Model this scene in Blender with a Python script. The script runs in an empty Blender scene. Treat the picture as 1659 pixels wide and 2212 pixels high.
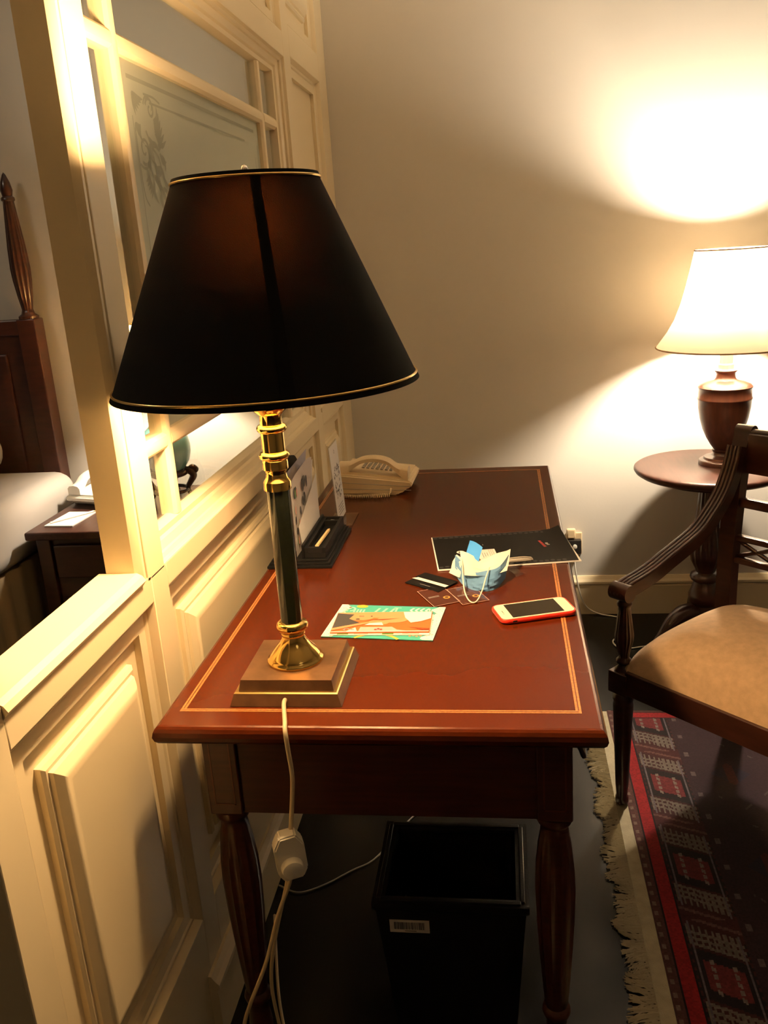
import bpy, bmesh, math, random
from mathutils import Vector, Matrix
R = math.radians
random.seed(7)
S = bpy.context.scene
COL = S.collection

# ------------------------------------------------------------------ camera
CAMP = Vector((0.5196, -1.0711, 1.3809))
yaw, pitch, roll, FPX = R(8.398), R(-16.721), R(-3.953), 1886.4
fw = Vector((-math.sin(yaw)*math.cos(pitch), math.cos(yaw)*math.cos(pitch), math.sin(pitch)))
rt = Vector((math.cos(yaw), math.sin(yaw), 0)); upv = rt.cross(fw)
rt2 = rt*math.cos(roll) + upv*math.sin(roll); up2 = -rt*math.sin(roll) + upv*math.cos(roll)
cd = bpy.data.cameras.new('camera'); cam = bpy.data.objects.new('camera', cd); COL.objects.link(cam)
cam.matrix_world = Matrix(((rt2.x, up2.x, -fw.x, CAMP.x), (rt2.y, up2.y, -fw.y, CAMP.y), (rt2.z, up2.z, -fw.z, CAMP.z), (0, 0, 0, 1)))
cd.sensor_fit = 'VERTICAL'; cd.sensor_height = 36.0; cd.lens = 36.0*FPX/2212.0
cd.clip_start = 0.02
S.camera = cam
# ------------------------------------------------------------------ world, exposure
w = bpy.data.worlds.new('world'); S.world = w; w.use_nodes = True
w.node_tree.nodes['Background'].inputs[0].default_value = (1.0, 0.8, 0.55, 1)
w.node_tree.nodes['Background'].inputs[1].default_value = 0.0
S.view_settings.view_transform = 'Standard'; S.view_settings.look = 'None'
S.view_settings.gamma = 1.0; S.view_settings.use_curve_mapping = False
S.view_settings.exposure = 0.0
S.cycles.caustics_reflective = False
BULB_DESK, BULB_TABLE, BULB_BED, FILL = 1080.0, 2000.0, 1150.0, 1.2
# added area lights below the ceiling, out of the frame, as ambient fill
def add_fill(loc, watts, size, col):
    ld = bpy.data.lights.new('fill_area', 'AREA'); ld.energy = watts; ld.size = size; ld.color = col
    o = bpy.data.objects.new('fill_light', ld); o.location = loc; COL.objects.link(o)
add_fill((1.6, -1.6, 2.68), FILL, 0.6, (1.0, 0.80, 0.55))  # weak added fill behind the camera
add_fill((-1.9, 0.2, 2.68), FILL*9, 0.6, (1.0, 0.84, 0.64))  # added fill to brighten the bedroom, no fixture there

# ------------------------------------------------------------------ materials
MATS = {}
def nodes_of(m):
    m.use_nodes = True; nt = m.node_tree; return nt, nt.nodes['Principled BSDF']
def mat(name, col, rough=0.5, metal=0.0, coat=0.0, bump=0.0, bscale=200.0, var=0.0, vscale=8.0, stretch=(1, 1, 1), emit=None, trans=0.0, sheen=0.0, spec=0.5, col2=None):
    m = bpy.data.materials.new(name); nt, b = nodes_of(m)
    b.inputs['Base Color'].default_value = (*col, 1); b.inputs['Roughness'].default_value = rough
    b.inputs['Metallic'].default_value = metal; b.inputs['Coat Weight'].default_value = coat; b.inputs['Coat Roughness'].default_value = 0.08
    b.inputs['Specular IOR Level'].default_value = spec
    if trans: b.inputs['Transmission Weight'].default_value = trans
    if sheen: b.inputs['Sheen Weight'].default_value = sheen; b.inputs['Sheen Roughness'].default_value = 0.4
    if emit: b.inputs['Emission Color'].default_value = (*emit[0], 1); b.inputs['Emission Strength'].default_value = emit[1]
    if var or bump:
        tc = nt.nodes.new('ShaderNodeTexCoord'); mp = nt.nodes.new('ShaderNodeMapping'); mp.inputs['Scale'].default_value = stretch
        nt.links.new(tc.outputs['Object'], mp.inputs['Vector'])
    if var:
        n = nt.nodes.new('ShaderNodeTexNoise'); n.inputs['Scale'].default_value = vscale; n.inputs['Detail'].default_value = 5
        nt.links.new(mp.outputs[0], n.inputs['Vector'])
        r = nt.nodes.new('ShaderNodeValToRGB'); c2 = col2 or tuple(c*(1-var) for c in col)
        r.color_ramp.elements[0].position = 0.32; r.color_ramp.elements[1].position = 0.68
        r.color_ramp.elements[0].color = (*c2, 1); r.color_ramp.elements[1].color = (*(min(1, c*(1+var*0.4)) for c in col), 1)
        nt.links.new(n.outputs['Fac'], r.inputs['Fac']); nt.links.new(r.outputs['Color'], b.inputs['Base Color'])
    if bump:
        n2 = nt.nodes.new('ShaderNodeTexNoise'); n2.inputs['Scale'].default_value = bscale; n2.inputs['Detail'].default_value = 3
        nt.links.new(mp.outputs[0], n2.inputs['Vector'])
        bp = nt.nodes.new('ShaderNodeBump'); bp.inputs['Strength'].default_value = bump; bp.inputs['Distance'].default_value = 0.002
        nt.links.new(n2.outputs['Fac'], bp.inputs['Height']); nt.links.new(bp.outputs[0], b.inputs['Normal'])
    MATS[name] = m; return m
def glass_mat(name, tint=(1, 1, 1), ior=1.45, rough=0.0):
    m = bpy.data.materials.new(name); m.use_nodes = True; nt = m.node_tree; nt.nodes.clear()
    out = nt.nodes.new('ShaderNodeOutputMaterial'); mx = nt.nodes.new('ShaderNodeMixShader'); 
    lw = nt.nodes.new('ShaderNodeLayerWeight'); lw.inputs[0].default_value = 0.5
    pw = nt.nodes.new('ShaderNodeMath'); pw.operation = 'POWER'; pw.inputs[1].default_value = 5.0; nt.links.new(lw.outputs['Facing'], pw.inputs[0])
    r0 = ((ior-1)/(ior+1))**2
    f = nt.nodes.new('ShaderNodeMath'); f.operation = 'MULTIPLY_ADD'; f.inputs[1].default_value = 1-r0; f.inputs[2].default_value = r0; nt.links.new(pw.outputs[0], f.inputs[0])
    t = nt.nodes.new('ShaderNodeBsdfTransparent'); t.inputs[0].default_value = (*tint, 1); g = nt.nodes.new('ShaderNodeBsdfGlossy'); g.inputs['Roughness'].default_value = rough
    nt.links.new(f.outputs[0], mx.inputs[0]); nt.links.new(t.outputs[0], mx.inputs[1]); nt.links.new(g.outputs[0], mx.inputs[2]); nt.links.new(mx.outputs[0], out.inputs[0])
    MATS[name] = m; return m
def thin_mat(name, col, trans, fac, rough=0.7, gloss=0.0, bump=0.0, bscale=600.0, fwd=None):
    """thin sheet: diffuse reflection mixed with diffuse transmission"""
    m = bpy.data.materials.new(name); m.use_nodes = True; nt = m.node_tree; nt.nodes.clear()
    out = nt.nodes.new('ShaderNodeOutputMaterial'); mx = nt.nodes.new('ShaderNodeMixShader'); mx.inputs[0].default_value = fac
    d = nt.nodes.new('ShaderNodeBsdfPrincipled'); d.inputs['Base Color'].default_value = (*col, 1); d.inputs['Roughness'].default_value = rough; d.inputs['Specular IOR Level'].default_value = gloss
    t = nt.nodes.new('ShaderNodeBsdfTranslucent' if fwd is None else 'ShaderNodeBsdfRefraction'); t.inputs[0].default_value = (*trans, 1)
    if fwd is not None: t.inputs['Roughness'].default_value = fwd; t.inputs['IOR'].default_value = 1.35
    if bump:
        tc = nt.nodes.new('ShaderNodeTexCoord'); n2 = nt.nodes.new('ShaderNodeTexNoise'); n2.inputs['Scale'].default_value = bscale
        nt.links.new(tc.outputs['Object'], n2.inputs['Vector']); bp = nt.nodes.new('ShaderNodeBump'); bp.inputs['Strength'].default_value = bump; bp.inputs['Distance'].default_value = 0.001
        nt.links.new(n2.outputs['Fac'], bp.inputs['Height']); nt.links.new(bp.outputs[0], d.inputs['Normal'])
    nt.links.new(d.outputs[0], mx.inputs[1]); nt.links.new(t.outputs[0], mx.inputs[2]); nt.links.new(mx.outputs[0], out.inputs[0])
    MATS[name] = m; return m
def emit_mat(name, col, strength):
    m = bpy.data.materials.new(name); m.use_nodes = True; nt = m.node_tree; nt.nodes.clear()
    out = nt.nodes.new('ShaderNodeOutputMaterial'); e = nt.nodes.new('ShaderNodeEmission'); e.inputs[0].default_value = (*col, 1); e.inputs[1].default_value = strength
    nt.links.new(e.outputs[0], out.inputs[0]); MATS[name] = m; return m

mat('paint', (0.80, 0.67, 0.44), 0.33, bump=0.05, bscale=60, spec=0.45)
mat('wallpaint', (0.63, 0.595, 0.535), 0.75, bump=0.12, bscale=90, spec=0.2, var=0.05, vscale=2.0)
mat('ceiling', (0.80, 0.75, 0.66), 0.9)
mat('floor', (0.006, 0.0055, 0.005), 0.24, spec=0.28, coat=0.0, var=0.25, vscale=3.0, stretch=(6, 1, 1))
mat('mahogany', (0.068, 0.0108, 0.0020), 0.21, spec=0.26, coat=0.0, var=0.05, vscale=2.5, stretch=(4, 1.0, 4))
mat('mahogany_x', (0.060, 0.014, 0.007), 0.32, coat=0.25, var=0.3, vscale=9.0, stretch=(1, 14, 14))
mat('lamp_wood', (0.075, 0.024, 0.013), 0.35, coat=0.2, var=0.3, vscale=8, stretch=(10, 10, 1))
mat('paper_smoke', (0.40, 0.34, 0.33), 0.3)
mat('table_wood', (0.055, 0.022, 0.016), 0.36, spec=0.3, coat=0.05, var=0.3, vscale=8, stretch=(10, 1, 10))
mat('dark_wood', (0.048, 0.015, 0.009), 0.28, coat=0.3, var=0.35, vscale=7, stretch=(2, 2, 9))
mat('bed_wood', (0.040, 0.011, 0.007), 0.35, coat=0.15, var=0.3, vscale=7, stretch=(2, 2, 9))
mat('inlay', (0.52, 0.20, 0.055), 0.35, coat=0.3, var=0.45, vscale=260)
mat('inlay_dark', (0.10, 0.02, 0.008), 0.35, coat=0.3)
mat('brass', (0.83, 0.56, 0.17), 0.13, metal=1.0)
mat('old_brass', (0.23, 0.125, 0.065), 0.42, metal=0.75, var=0.25, vscale=30)
mat('brass_trim', (0.85, 0.60, 0.22), 0.25, metal=1.0)
mat('black_lacquer', (0.008, 0.010, 0.007), 0.14, coat=0.25, spec=0.4)
mat('chrome', (0.8, 0.8, 0.8), 0.12, metal=1.0)
thin_mat('shade_black', (0.006, 0.006, 0.006), (0.75, 0.25, 0.085), 0.0008, 0.9, 0.1, 0.25, 900, fwd=0.95)
thin_mat('shade_lining', (0.86, 0.78, 0.62), (0.80, 0.60, 0.40), 0.12, 0.8, fwd=0.85)
mat('shade_seam', (0.004, 0.004, 0.004), 0.9, spec=0.1)
thin_mat('shade_cream', (0.72, 0.62, 0.48), (0.92, 0.74, 0.50), 0.08, 0.85)
thin_mat('shade_amber', (0.75, 0.55, 0.30), (0.95, 0.62, 0.25), 0.40, 0.85)
mat('cord', (0.62, 0.50, 0.30), 0.5)
mat('white_plastic', (0.80, 0.76, 0.66), 0.35)
mat('cream_plastic', (0.72, 0.56, 0.34), 0.35)
mat('grey_plastic', (0.34, 0.30, 0.24), 0.4)
mat('dark_plastic', (0.02, 0.018, 0.016), 0.35)
mat('black_board', (0.0042, 0.0042, 0.0046), 0.45, spec=0.14)
mat('black_leather', (0.007, 0.006, 0.006), 0.32, bump=0.2, bscale=300, coat=0.1)
mat('paper', (0.83, 0.81, 0.79), 0.7)
mat('paper_lilac', (0.42, 0.40, 0.50), 0.5)
mat('paper_print', (0.62, 0.58, 0.56), 0.45)
mat('ink_dark', (0.03, 0.03, 0.035), 0.6)
mat('ink_grey', (0.30, 0.29, 0.29), 0.6)
mat('ink_faint', (0.030, 0.030, 0.034), 0.5)
mat('ink_red', (0.42, 0.035, 0.03), 0.5)
mat('ink_pink', (0.75, 0.42, 0.38), 0.5)
mat('teal', (0.055, 0.36, 0.32), 0.35)
mat('teal_light', (0.30, 0.62, 0.52), 0.4)
mat('yellow_ink', (0.85, 0.48, 0.06), 0.4)
mat('leaf_ink', (0.10, 0.22, 0.05), 0.5)
mat('skin_ink', (0.60, 0.15, 0.04), 0.35)
mat('skin_light', (0.72, 0.31, 0.15), 0.35)
mat('skin_dark', (0.28, 0.055, 0.018), 0.35)
mat('white_ink', (0.90, 0.84, 0.78), 0.4)
mat('card_brown', (0.075, 0.018, 0.012), 0.12, coat=0.5)
mat('card_edge', (0.62, 0.42, 0.36), 0.3)
mat('gold_ink', (0.70, 0.40, 0.10), 0.3, metal=0.4)
mat('red_case', (0.80, 0.035, 0.015), 0.35, sheen=0.2)
mat('phone_white', (0.85, 0.74, 0.58), 0.15, coat=0.4)
mat('screen', (0.010, 0.008, 0.006), 0.06, coat=0.6)
thin_mat('mask_blue', (0.13, 0.28, 0.52), (0.25, 0.4, 0.55), 0.25, 0.85, 0.1, 0.4, 500)
thin_mat('mask_white', (0.85, 0.80, 0.70), (0.8, 0.75, 0.66), 0.2, 0.85)
mat('mask_elastic', (0.80, 0.72, 0.58), 0.8)
mat('mask_blue_flap', (0.04, 0.25, 0.70), 0.8)
mat('silver_pen', (0.52, 0.48, 0.42), 0.3, metal=0.3)
mat('pencil', (0.74, 0.52, 0.26), 0.5)
glass_mat('clear_glass', (0.96, 0.98, 0.96))
glass_mat('acrylic', (0.97, 0.97, 0.97), 1.49)
glass_mat('plastic_film', (0.82, 0.80, 0.78), 1.6, 0.1)
thin_mat('frosted_glass', (0.60, 0.61, 0.52), (0.88, 0.90, 0.80), 0.5, 0.35, 0.5)
thin_mat('etched', (0.45, 0.46, 0.385), (0.64, 0.66, 0.58), 0.5, 0.3, 0.5)
mat('velvet', (0.64, 0.42, 0.24), 0.85, sheen=0.35, var=0.12, vscale=60, bump=0.3, bscale=500, spec=0.2)
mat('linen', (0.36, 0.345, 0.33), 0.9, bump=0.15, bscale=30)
mat('bedskirt', (0.32, 0.24, 0.14), 0.9)
mat('celadon', (0.10, 0.29, 0.33), 0.15, coat=0.5)
mat('fringe', (0.52, 0.46, 0.33), 0.95)
mat('kilim', (0.36, 0.31, 0.21), 0.95, var=0.15, vscale=40, bump=0.5, bscale=400, spec=0.1)
mat('bulb_glass', (1, 1, 1), 0.3)
emit_mat('bulb_desk', (1.0, 0.65, 0.32), BULB_DESK)
emit_mat('bulb_table', (1.0, 0.83, 0.62), BULB_TABLE)
emit_mat('bulb_bed', (1.0, 0.83, 0.62), BULB_BED)

# ------------------------------------------------------------------ mesh helpers
SMOOTH = [20]
def nb(): return bmesh.new()
def box(bm, x0, x1, y0, y1, z0, z1, bev=0.0, seg=2):
    r = bmesh.ops.create_cube(bm, size=1.0); vs = r['verts']
    for v in vs: v.co = Vector((x0+(v.co.x+.5)*(x1-x0), y0+(v.co.y+.5)*(y1-y0), z0+(v.co.z+.5)*(z1-z0)))
    if bev:
        es = list({e for v in vs for e in v.link_edges})
        bmesh.ops.bevel(bm, geom=es, offset=bev, segments=seg, affect='EDGES', profile=0.5)
    return bm
def lathe(bm, prof, seg=40, c=(0, 0), flute=0, fdepth=0.0, frange=None, caps=True):
    SMOOTH[0] = 50; rings = []
    for r, z in prof:
        ring = []
        for k in range(seg):
            a = 2*math.pi*k/seg; rr = r
            if flute and frange and frange[0] <= z <= frange[1]: rr = r*(1 - fdepth*abs(math.cos(flute*a/2)))
            ring.append(bm.verts.new((c[0]+rr*math.cos(a), c[1]+rr*math.sin(a), z)))
        rings.append(ring)
    for a, b in zip(rings, rings[1:]):
        for k in range(seg): bm.faces.new((a[k], a[(k+1) % seg], b[(k+1) % seg], b[k]))
    if caps:
        if prof[0][0] > 1e-6: bm.faces.new(list(reversed(rings[0])))
        if prof[-1][0] > 1e-6: bm.faces.new(rings[-1])
    return bm
def smooth_path(pts, n=8):
    P = [Vector(p) for p in pts]; P = [2*P[0]-P[1]] + P + [2*P[-1]-P[-2]]; out = []
    for i in range(1, len(P)-2):
        for k in range(n):
            t = k/n; a, b, c, d = P[i-1], P[i], P[i+1], P[i+2]
            out.append(0.5*((2*b)+(c-a)*t+(2*a-5*b+4*c-d)*t*t+(3*b-a-3*c+d)*t**3))
    out.append(P[-2]); return out
def tube(bm, pts, rad, seg=10, smooth=8, caps=True, sx=1.0):
    SMOOTH[0] = 50
    P = smooth_path(pts, smooth) if smooth else [Vector(p) for p in pts]
    rads = rad if isinstance(rad, (list, tuple)) else [rad]*len(P)
    if len(rads) != len(P): rads = [rads[min(len(rads)-1, int(i*(len(rads)-1)/(len(P)-1)))] + (rads[min(len(rads)-1, int(i*(len(rads)-1)/(len(P)-1))+1)]-rads[min(len(rads)-1, int(i*(len(rads)-1)/(len(P)-1)))])*((i*(len(rads)-1)/(len(P)-1)) % 1) for i in range(len(P))]
    T = (P[1]-P[0]).normalized(); N = T.orthogonal().normalized(); rings = []
    for i, p in enumerate(P):
        t = (P[min(i+1, len(P)-1)]-P[max(i-1, 0)]).normalized()
        ax = T.cross(t)
        if ax.length > 1e-9: N = Matrix.Rotation(T.angle(t), 3, ax.normalized()) @ N
        T = t; B = T.cross(N)
        rings.append([bm.verts.new(p+rads[i]*(sx*N*math.cos(2*math.pi*k/seg)+B*math.sin(2*math.pi*k/seg))) for k in range(seg)])
    for a, b in zip(rings, rings[1:]):
        for k in range(seg): bm.faces.new((a[k], a[(k+1) % seg], b[(k+1) % seg], b[k]))
    if caps: bm.faces.new(list(reversed(rings[0]))); bm.faces.new(rings[-1])
    return bm
def extr(bm, poly, axis, a, b):
    f = {'x': lambda u, v, t: (t, u, v), 'y': lambda u, v, t: (u, t, v), 'z': lambda u, v, t: (u, v, t)}[axis]
    A = [bm.verts.new(f(u, v, a)) for u, v in poly]; B = [bm.verts.new(f(u, v, b)) for u, v in poly]; n = len(poly)
    for k in range(n): bm.faces.new((A[k], A[(k+1) % n], B[(k+1) % n], B[k]))
    bm.faces.new(A); bm.faces.new(list(reversed(B))); return bm
def flatpoly(bm, pts, z): bm.faces.new([bm.verts.new((x, y, z)) for x, y in pts]); return bm
def torus(bm, Rr, r, z, c=(0, 0), seg=72, ms=8):
    SMOOTH[0] = 80
    rings = [[bm.verts.new((c[0]+(Rr+r*math.cos(2*math.pi*j/ms))*math.cos(2*math.pi*i/seg), c[1]+(Rr+r*math.cos(2*math.pi*j/ms))*math.sin(2*math.pi*i/seg), z+r*math.sin(2*math.pi*j/ms))) for j in range(ms)] for i in range(seg)]
    for i in range(seg):
        for j in range(ms): bm.faces.new((rings[i][j], rings[(i+1) % seg][j], rings[(i+1) % seg][(j+1) % ms], rings[i][(j+1) % ms]))
    return bm
def obj(name, bm, m, parent=None, smooth=True, loc=None, rot=None, label=None, angle=None):
    angle = angle or SMOOTH[0]; SMOOTH[0] = 20
    bmesh.ops.remove_doubles(bm, verts=bm.verts, dist=1e-6)
    bmesh.ops.recalc_face_normals(bm, faces=bm.faces)
    me = bpy.data.meshes.new(name); bm.to_mesh(me); bm.free()
    if smooth:
        me.polygons.foreach_set('use_smooth', [True]*len(me.polygons)); me.set_sharp_from_angle(angle=R(angle))
    me.materials.append(MATS[m]); o = bpy.data.objects.new(name, me); COL.objects.link(o)
    if parent: o.parent = parent
    if loc: o.location = loc
    if rot: o.rotation_euler = rot
    if label: o['label'] = label
    return o
def thing(name, label, cat, loc=(0, 0, 0), rotz=0.0, group=None):
    o = bpy.data.objects.new(name, None); COL.objects.link(o); o.empty_display_size = 0.05
    o.location = loc; o.rotation_euler = (0, 0, rotz); o['label'] = label; o['category'] = cat
    if group: o['group'] = group
    return o
def tag(o, label, cat, group=None):
    o['label'] = label; o['category'] = cat
    if group: o['group'] = group
    return o
def structure(o, label=None):
    o['kind'] = 'structure'
    if label: o['label'] = label
    return o
def sroot(name, label):
    o = bpy.data.objects.new(name, None); COL.objects.link(o); o.empty_display_size = 0.05; return structure(o, label)
def share(o, parent, loc):
    c = o.copy(); COL.objects.link(c); c.parent = parent; c.location = loc; return c

G, YB, ZD = -0.040, 2.082, 0.737
TH = 0.056
# ------------------------------------------------------------------ room shell
structure(obj('floor', box(nb(), -4.2, 3.6, -3.6, YB+0.1, -0.06, 0.0), 'floor', smooth=False), 'dark polished floor under desk and rug')
structure(obj('ceiling', box(nb(), -4.2, 3.6, -3.6, YB+0.1, 2.70, 2.76), 'ceiling', smooth=False), 'plain pale ceiling above the room')
structure(obj('wall_back', box(nb(), -4.2, 3.6, YB, YB+0.1, 0.0, 2.70), 'wallpaint', smooth=False), 'plain beige wall behind desk and table lamp')
structure(obj('wall_right', box(nb(), 3.5, 3.6, -3.6, YB, 0.0, 2.70), 'wallpaint', smooth=False), 'plain beige wall at the right of the room')
structure(obj('wall_rear', box(nb(), -4.2, 3.5, -3.7, -3.6, 0.0, 2.70), 'wallpaint', smooth=False), 'plain beige wall behind the photographer')
structure(obj('wall_bedroom', box(nb(), -4.3, -4.2, -3.6, YB, 0.0, 2.70), 'wallpaint', smooth=False), 'plain wall at the far side of the bedroom')
bb = [(0, 0), (0.016, 0), (0.016, 0.112), (0.013, 0.118), (0.020, 0.124), (0.020, 0.132), (0.013, 0.140), (0.006, 0.152), (0, 0.152)]
b1 = nb(); extr(b1, [(YB-u, v) for u, v in bb], 'x', G+0.0, 3.5)
structure(obj('baseboard_back', b1, 'paint', smooth=False), 'cream moulded baseboard along the back wall')
b1 = nb(); extr(b1, [(YB-u, v) for u, v in bb], 'x', -4.2, G-TH)
structure(obj('baseboard_bedroom', b1, 'paint', smooth=False), 'cream moulded baseboard along the bedroom wall')
b1 = nb(); extr(b1, [(G+u, v*0.93) for u, v in bb], 'y', 0.140, YB-0.02)
structure(obj('baseboard_left', b1, 'paint', smooth=False), 'cream moulded baseboard at the foot of the panelled partition')

# ------------------------------------------------------------------ panelled partition
WL = sroot('wall_left', 'cream painted panelled partition with window and pass-through opening')
def stile(y0, y1, z0, z1, x1=G, bev=0.0025, name='stile'): obj(name, box(nb(), G-TH, x1, y0, y1, z0, z1, bev), 'paint', WL)
stile(-0.334, -0.273, 0.0, 2.70)
stile(0.158, 0.224, 0.0, 0.912)
# post beside the opening, with its bead
stile(0.146, 0.217, 0.905, 2.70, name='post')
obj('post_bead', extr(nb(), [(G-TH, 0.124), (G-0.010, 0.124), (G-0.004, 0.127), (G+0.001, 0.132), (G+0.001, 0.139), (G-0.005, 0.143), (G-0.002, 0.147), (G-TH, 0.147)], 'z', 0.915, 2.70), 'paint', WL)
stile(1.464, 1.545, 0.905, 2.70); stile(1.490, 1.563, 0.0, 0.910)
stile(1.955, YB, 0.905, 2.70); stile(1.920, YB, 0.0, 0.910)
def rail(y0, y1, z0, z1): obj('rail', box(nb(), G-TH, G, y0, y1, z0, z1, 0.0025), 'paint', WL)
rail(-0.274, 0.159, 0.868, 0.914); rail(0.222, 1.492, 0.870, 0.912); rail(1.562, 1.921, 0.870, 0.925)
rail(-0.274, 0.159, 0.0, 0.252); rail(0.222, 1.492, 0.0, 0.252); rail(1.562, 1.921, 0.0, 0.252)
rail(0.216, 1.465, 1.889, 1.952); rail(1.544, 1.956, 1.905, 1.985)
# sill of the pass-through opening
obj('opening_sill', extr(nb(), [(G-TH-0.012, 0.912), (G-TH-0.012, 0.930), (G-0.006, 0.930), (G+0.002, 0.9255), (G+0.007, 0.918), (G+0.002, 0.911), (G, 0.909)], 'y', -0.273, 0.1245), 'paint', WL)
def rings(bm, y0, y1, z0, z1, prof, cap=True):
    L = []
    for ins, x in prof: L.append([bm.verts.new((x, y0+ins, z0+ins)), bm.verts.new((x, y1-ins, z0+ins)), bm.verts.new((x, y1-ins, z1-ins)), bm.verts.new((x, y0+ins, z1-ins))])
    for a, b in zip(L, L[1:]):
        for k in range(4): bm.faces.new((a[k], a[(k+1) % 4], b[(k+1) % 4], b[k]))
    if cap: bm.faces.new(L[-1])
    return bm
def panel(y0, y1, z0, z1, raised=True):
    s = obj('panel_moulding', rings(nb(), y0, y1, z0, z1, [(-0.004, G-0.003), (0.0, G-0.001), (0.003, G-0.006), (0.006, G-0.014), (0.012, G-0.015), (0.014, G-0.013), (0.017, G-0.016), (0.040, G-0.016), (0.0405, G-0.027), (0.12, G-0.027)]), 'paint', WL)
    if raised:
        obj('raised_panel', rings(nb(), y0, y1, z0, z1, [(0.074, G-0.027), (0.0745, G-0.019), (0.080, G-0.0155), (0.086, G-0.0165), (0.088, G-0.011), (0.098, G-0.004), (0.104, G-0.0015), (0.110, G-0.0008), (0.112, G-0.0010)]), 'paint', s)
panel(-0.273, 0.158, 0.252, 0.870); panel(0.224, 1.490, 0.252, 0.870); panel(1.563, 1.920, 0.252, 0.870)
panel(1.545, 1.955, 0.925, 1.905, False); panel(0.217, 1.464, 1.952, 2.695); panel(1.545, 1.955, 1.985, 2.695)

# window with margin panes
W1 = sroot('window_1', 'cream interior window with a frosted centre pane and clear margin panes')
y0, y1, z0, z1 = 0.217, 1.464, 0.912, 1.889
bm = nb(); rings(bm, y0, y1, z0, z1, [(-0.001, G-0.001), (0.002, G-0.008), (0.008, G-0.012), (0.009, G-0.017), (0.022, G-0.022), (0.026, G-0.027), (0.036, G-0.028), (0.040, G-0.042), (0.040, G-0.050), (0.030, G-TH+0.002), (0.0, G-TH+0.002)], cap=False)
obj('sash', bm, 'paint', W1)
MY, MZ = (0.385, 1.288), (1.085, 1.722)
def muntin_poly(c, h=0.015): return [(c-h, G-0.058), (c-h, G-0.035), (c-h+0.006, G-0.029), (c-0.004, G-0.028), (c+0.004, G-0.028), (c+h-0.006, G-0.029), (c+h, G-0.035), (c+h, G-0.058)]
for c in MY: obj('muntin', extr(nb(), [(x, yy) for yy, x in muntin_poly(c)], 'z', z0+0.038, z1-0.038), 'paint', W1)
ys = [y0+0.036] + [c for c in MY] + [y1-0.036]; zs = [z0+0.036] + [c for c in MZ] + [z1-0.036]
for c in MZ:
    for i in range(3):
        a = ys[i] + (0.011 if i else 0); b = ys[i+1] - (0.011 if i < 2 else 0)
        obj('muntin', extr(nb(), [(x, zz) for zz, x in muntin_poly(c)], 'y', a, b), 'paint', W1)
GX = G-0.044
panes = {}
for i in range(3):
    for j in range(3):
        fr = (i == 1 and j == 1)
        panes[i, j] = obj('pane', box(nb(), GX-0.004, GX, ys[i]+(0.012 if i else 0.0), ys[i+1]-(0.012 if i < 2 else 0), zs[j]+(0.012 if j else 0), zs[j+1]-(0.012 if j < 2 else 0)), 'frosted_glass' if fr else 'clear_glass', W1, smooth=False, label='frosted glass centre pane with etched scrolls' if fr else None)
# etched ornament of the frosted pane (thin lines and scrolls cut in the glass)
ETCH = [0.0]
def ribbon(bm, pts, wd, sm=6):
    P = smooth_path([(GX+0.0006, y, z) for y, z in pts], sm) if sm else [Vector((GX+0.0006, y, z)) for y, z in pts]
    n = len(P); L = []
    for i, p in enumerate(P):
        t = (P[min(i+1, n-1)]-P[max(i-1, 0)]); t = t.normalized() if t.length else Vector((0, 1, 0)); nn = Vector((0, -t.z, t.y))
        ww = wd if not isinstance(wd, (list, tuple)) else wd[0]+(wd[1]-wd[0])*i/(n-1)
        p = p+Vector((ETCH[0], 0, 0)); L.append((bm.verts.new(p+nn*ww/2), bm.verts.new(p-nn*ww/2)))
    ETCH[0] += 1.2e-5
    for a, b in zip(L, L[1:]): bm.faces.new((a[0], b[0], b[1], a[1]))
PY0, PY1, PZ0, PZ1 = MY[0]+0.012, MY[1]-0.012, MZ[0]+0.012, MZ[1]-0.012
pane_c = panes[1, 1]
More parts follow.
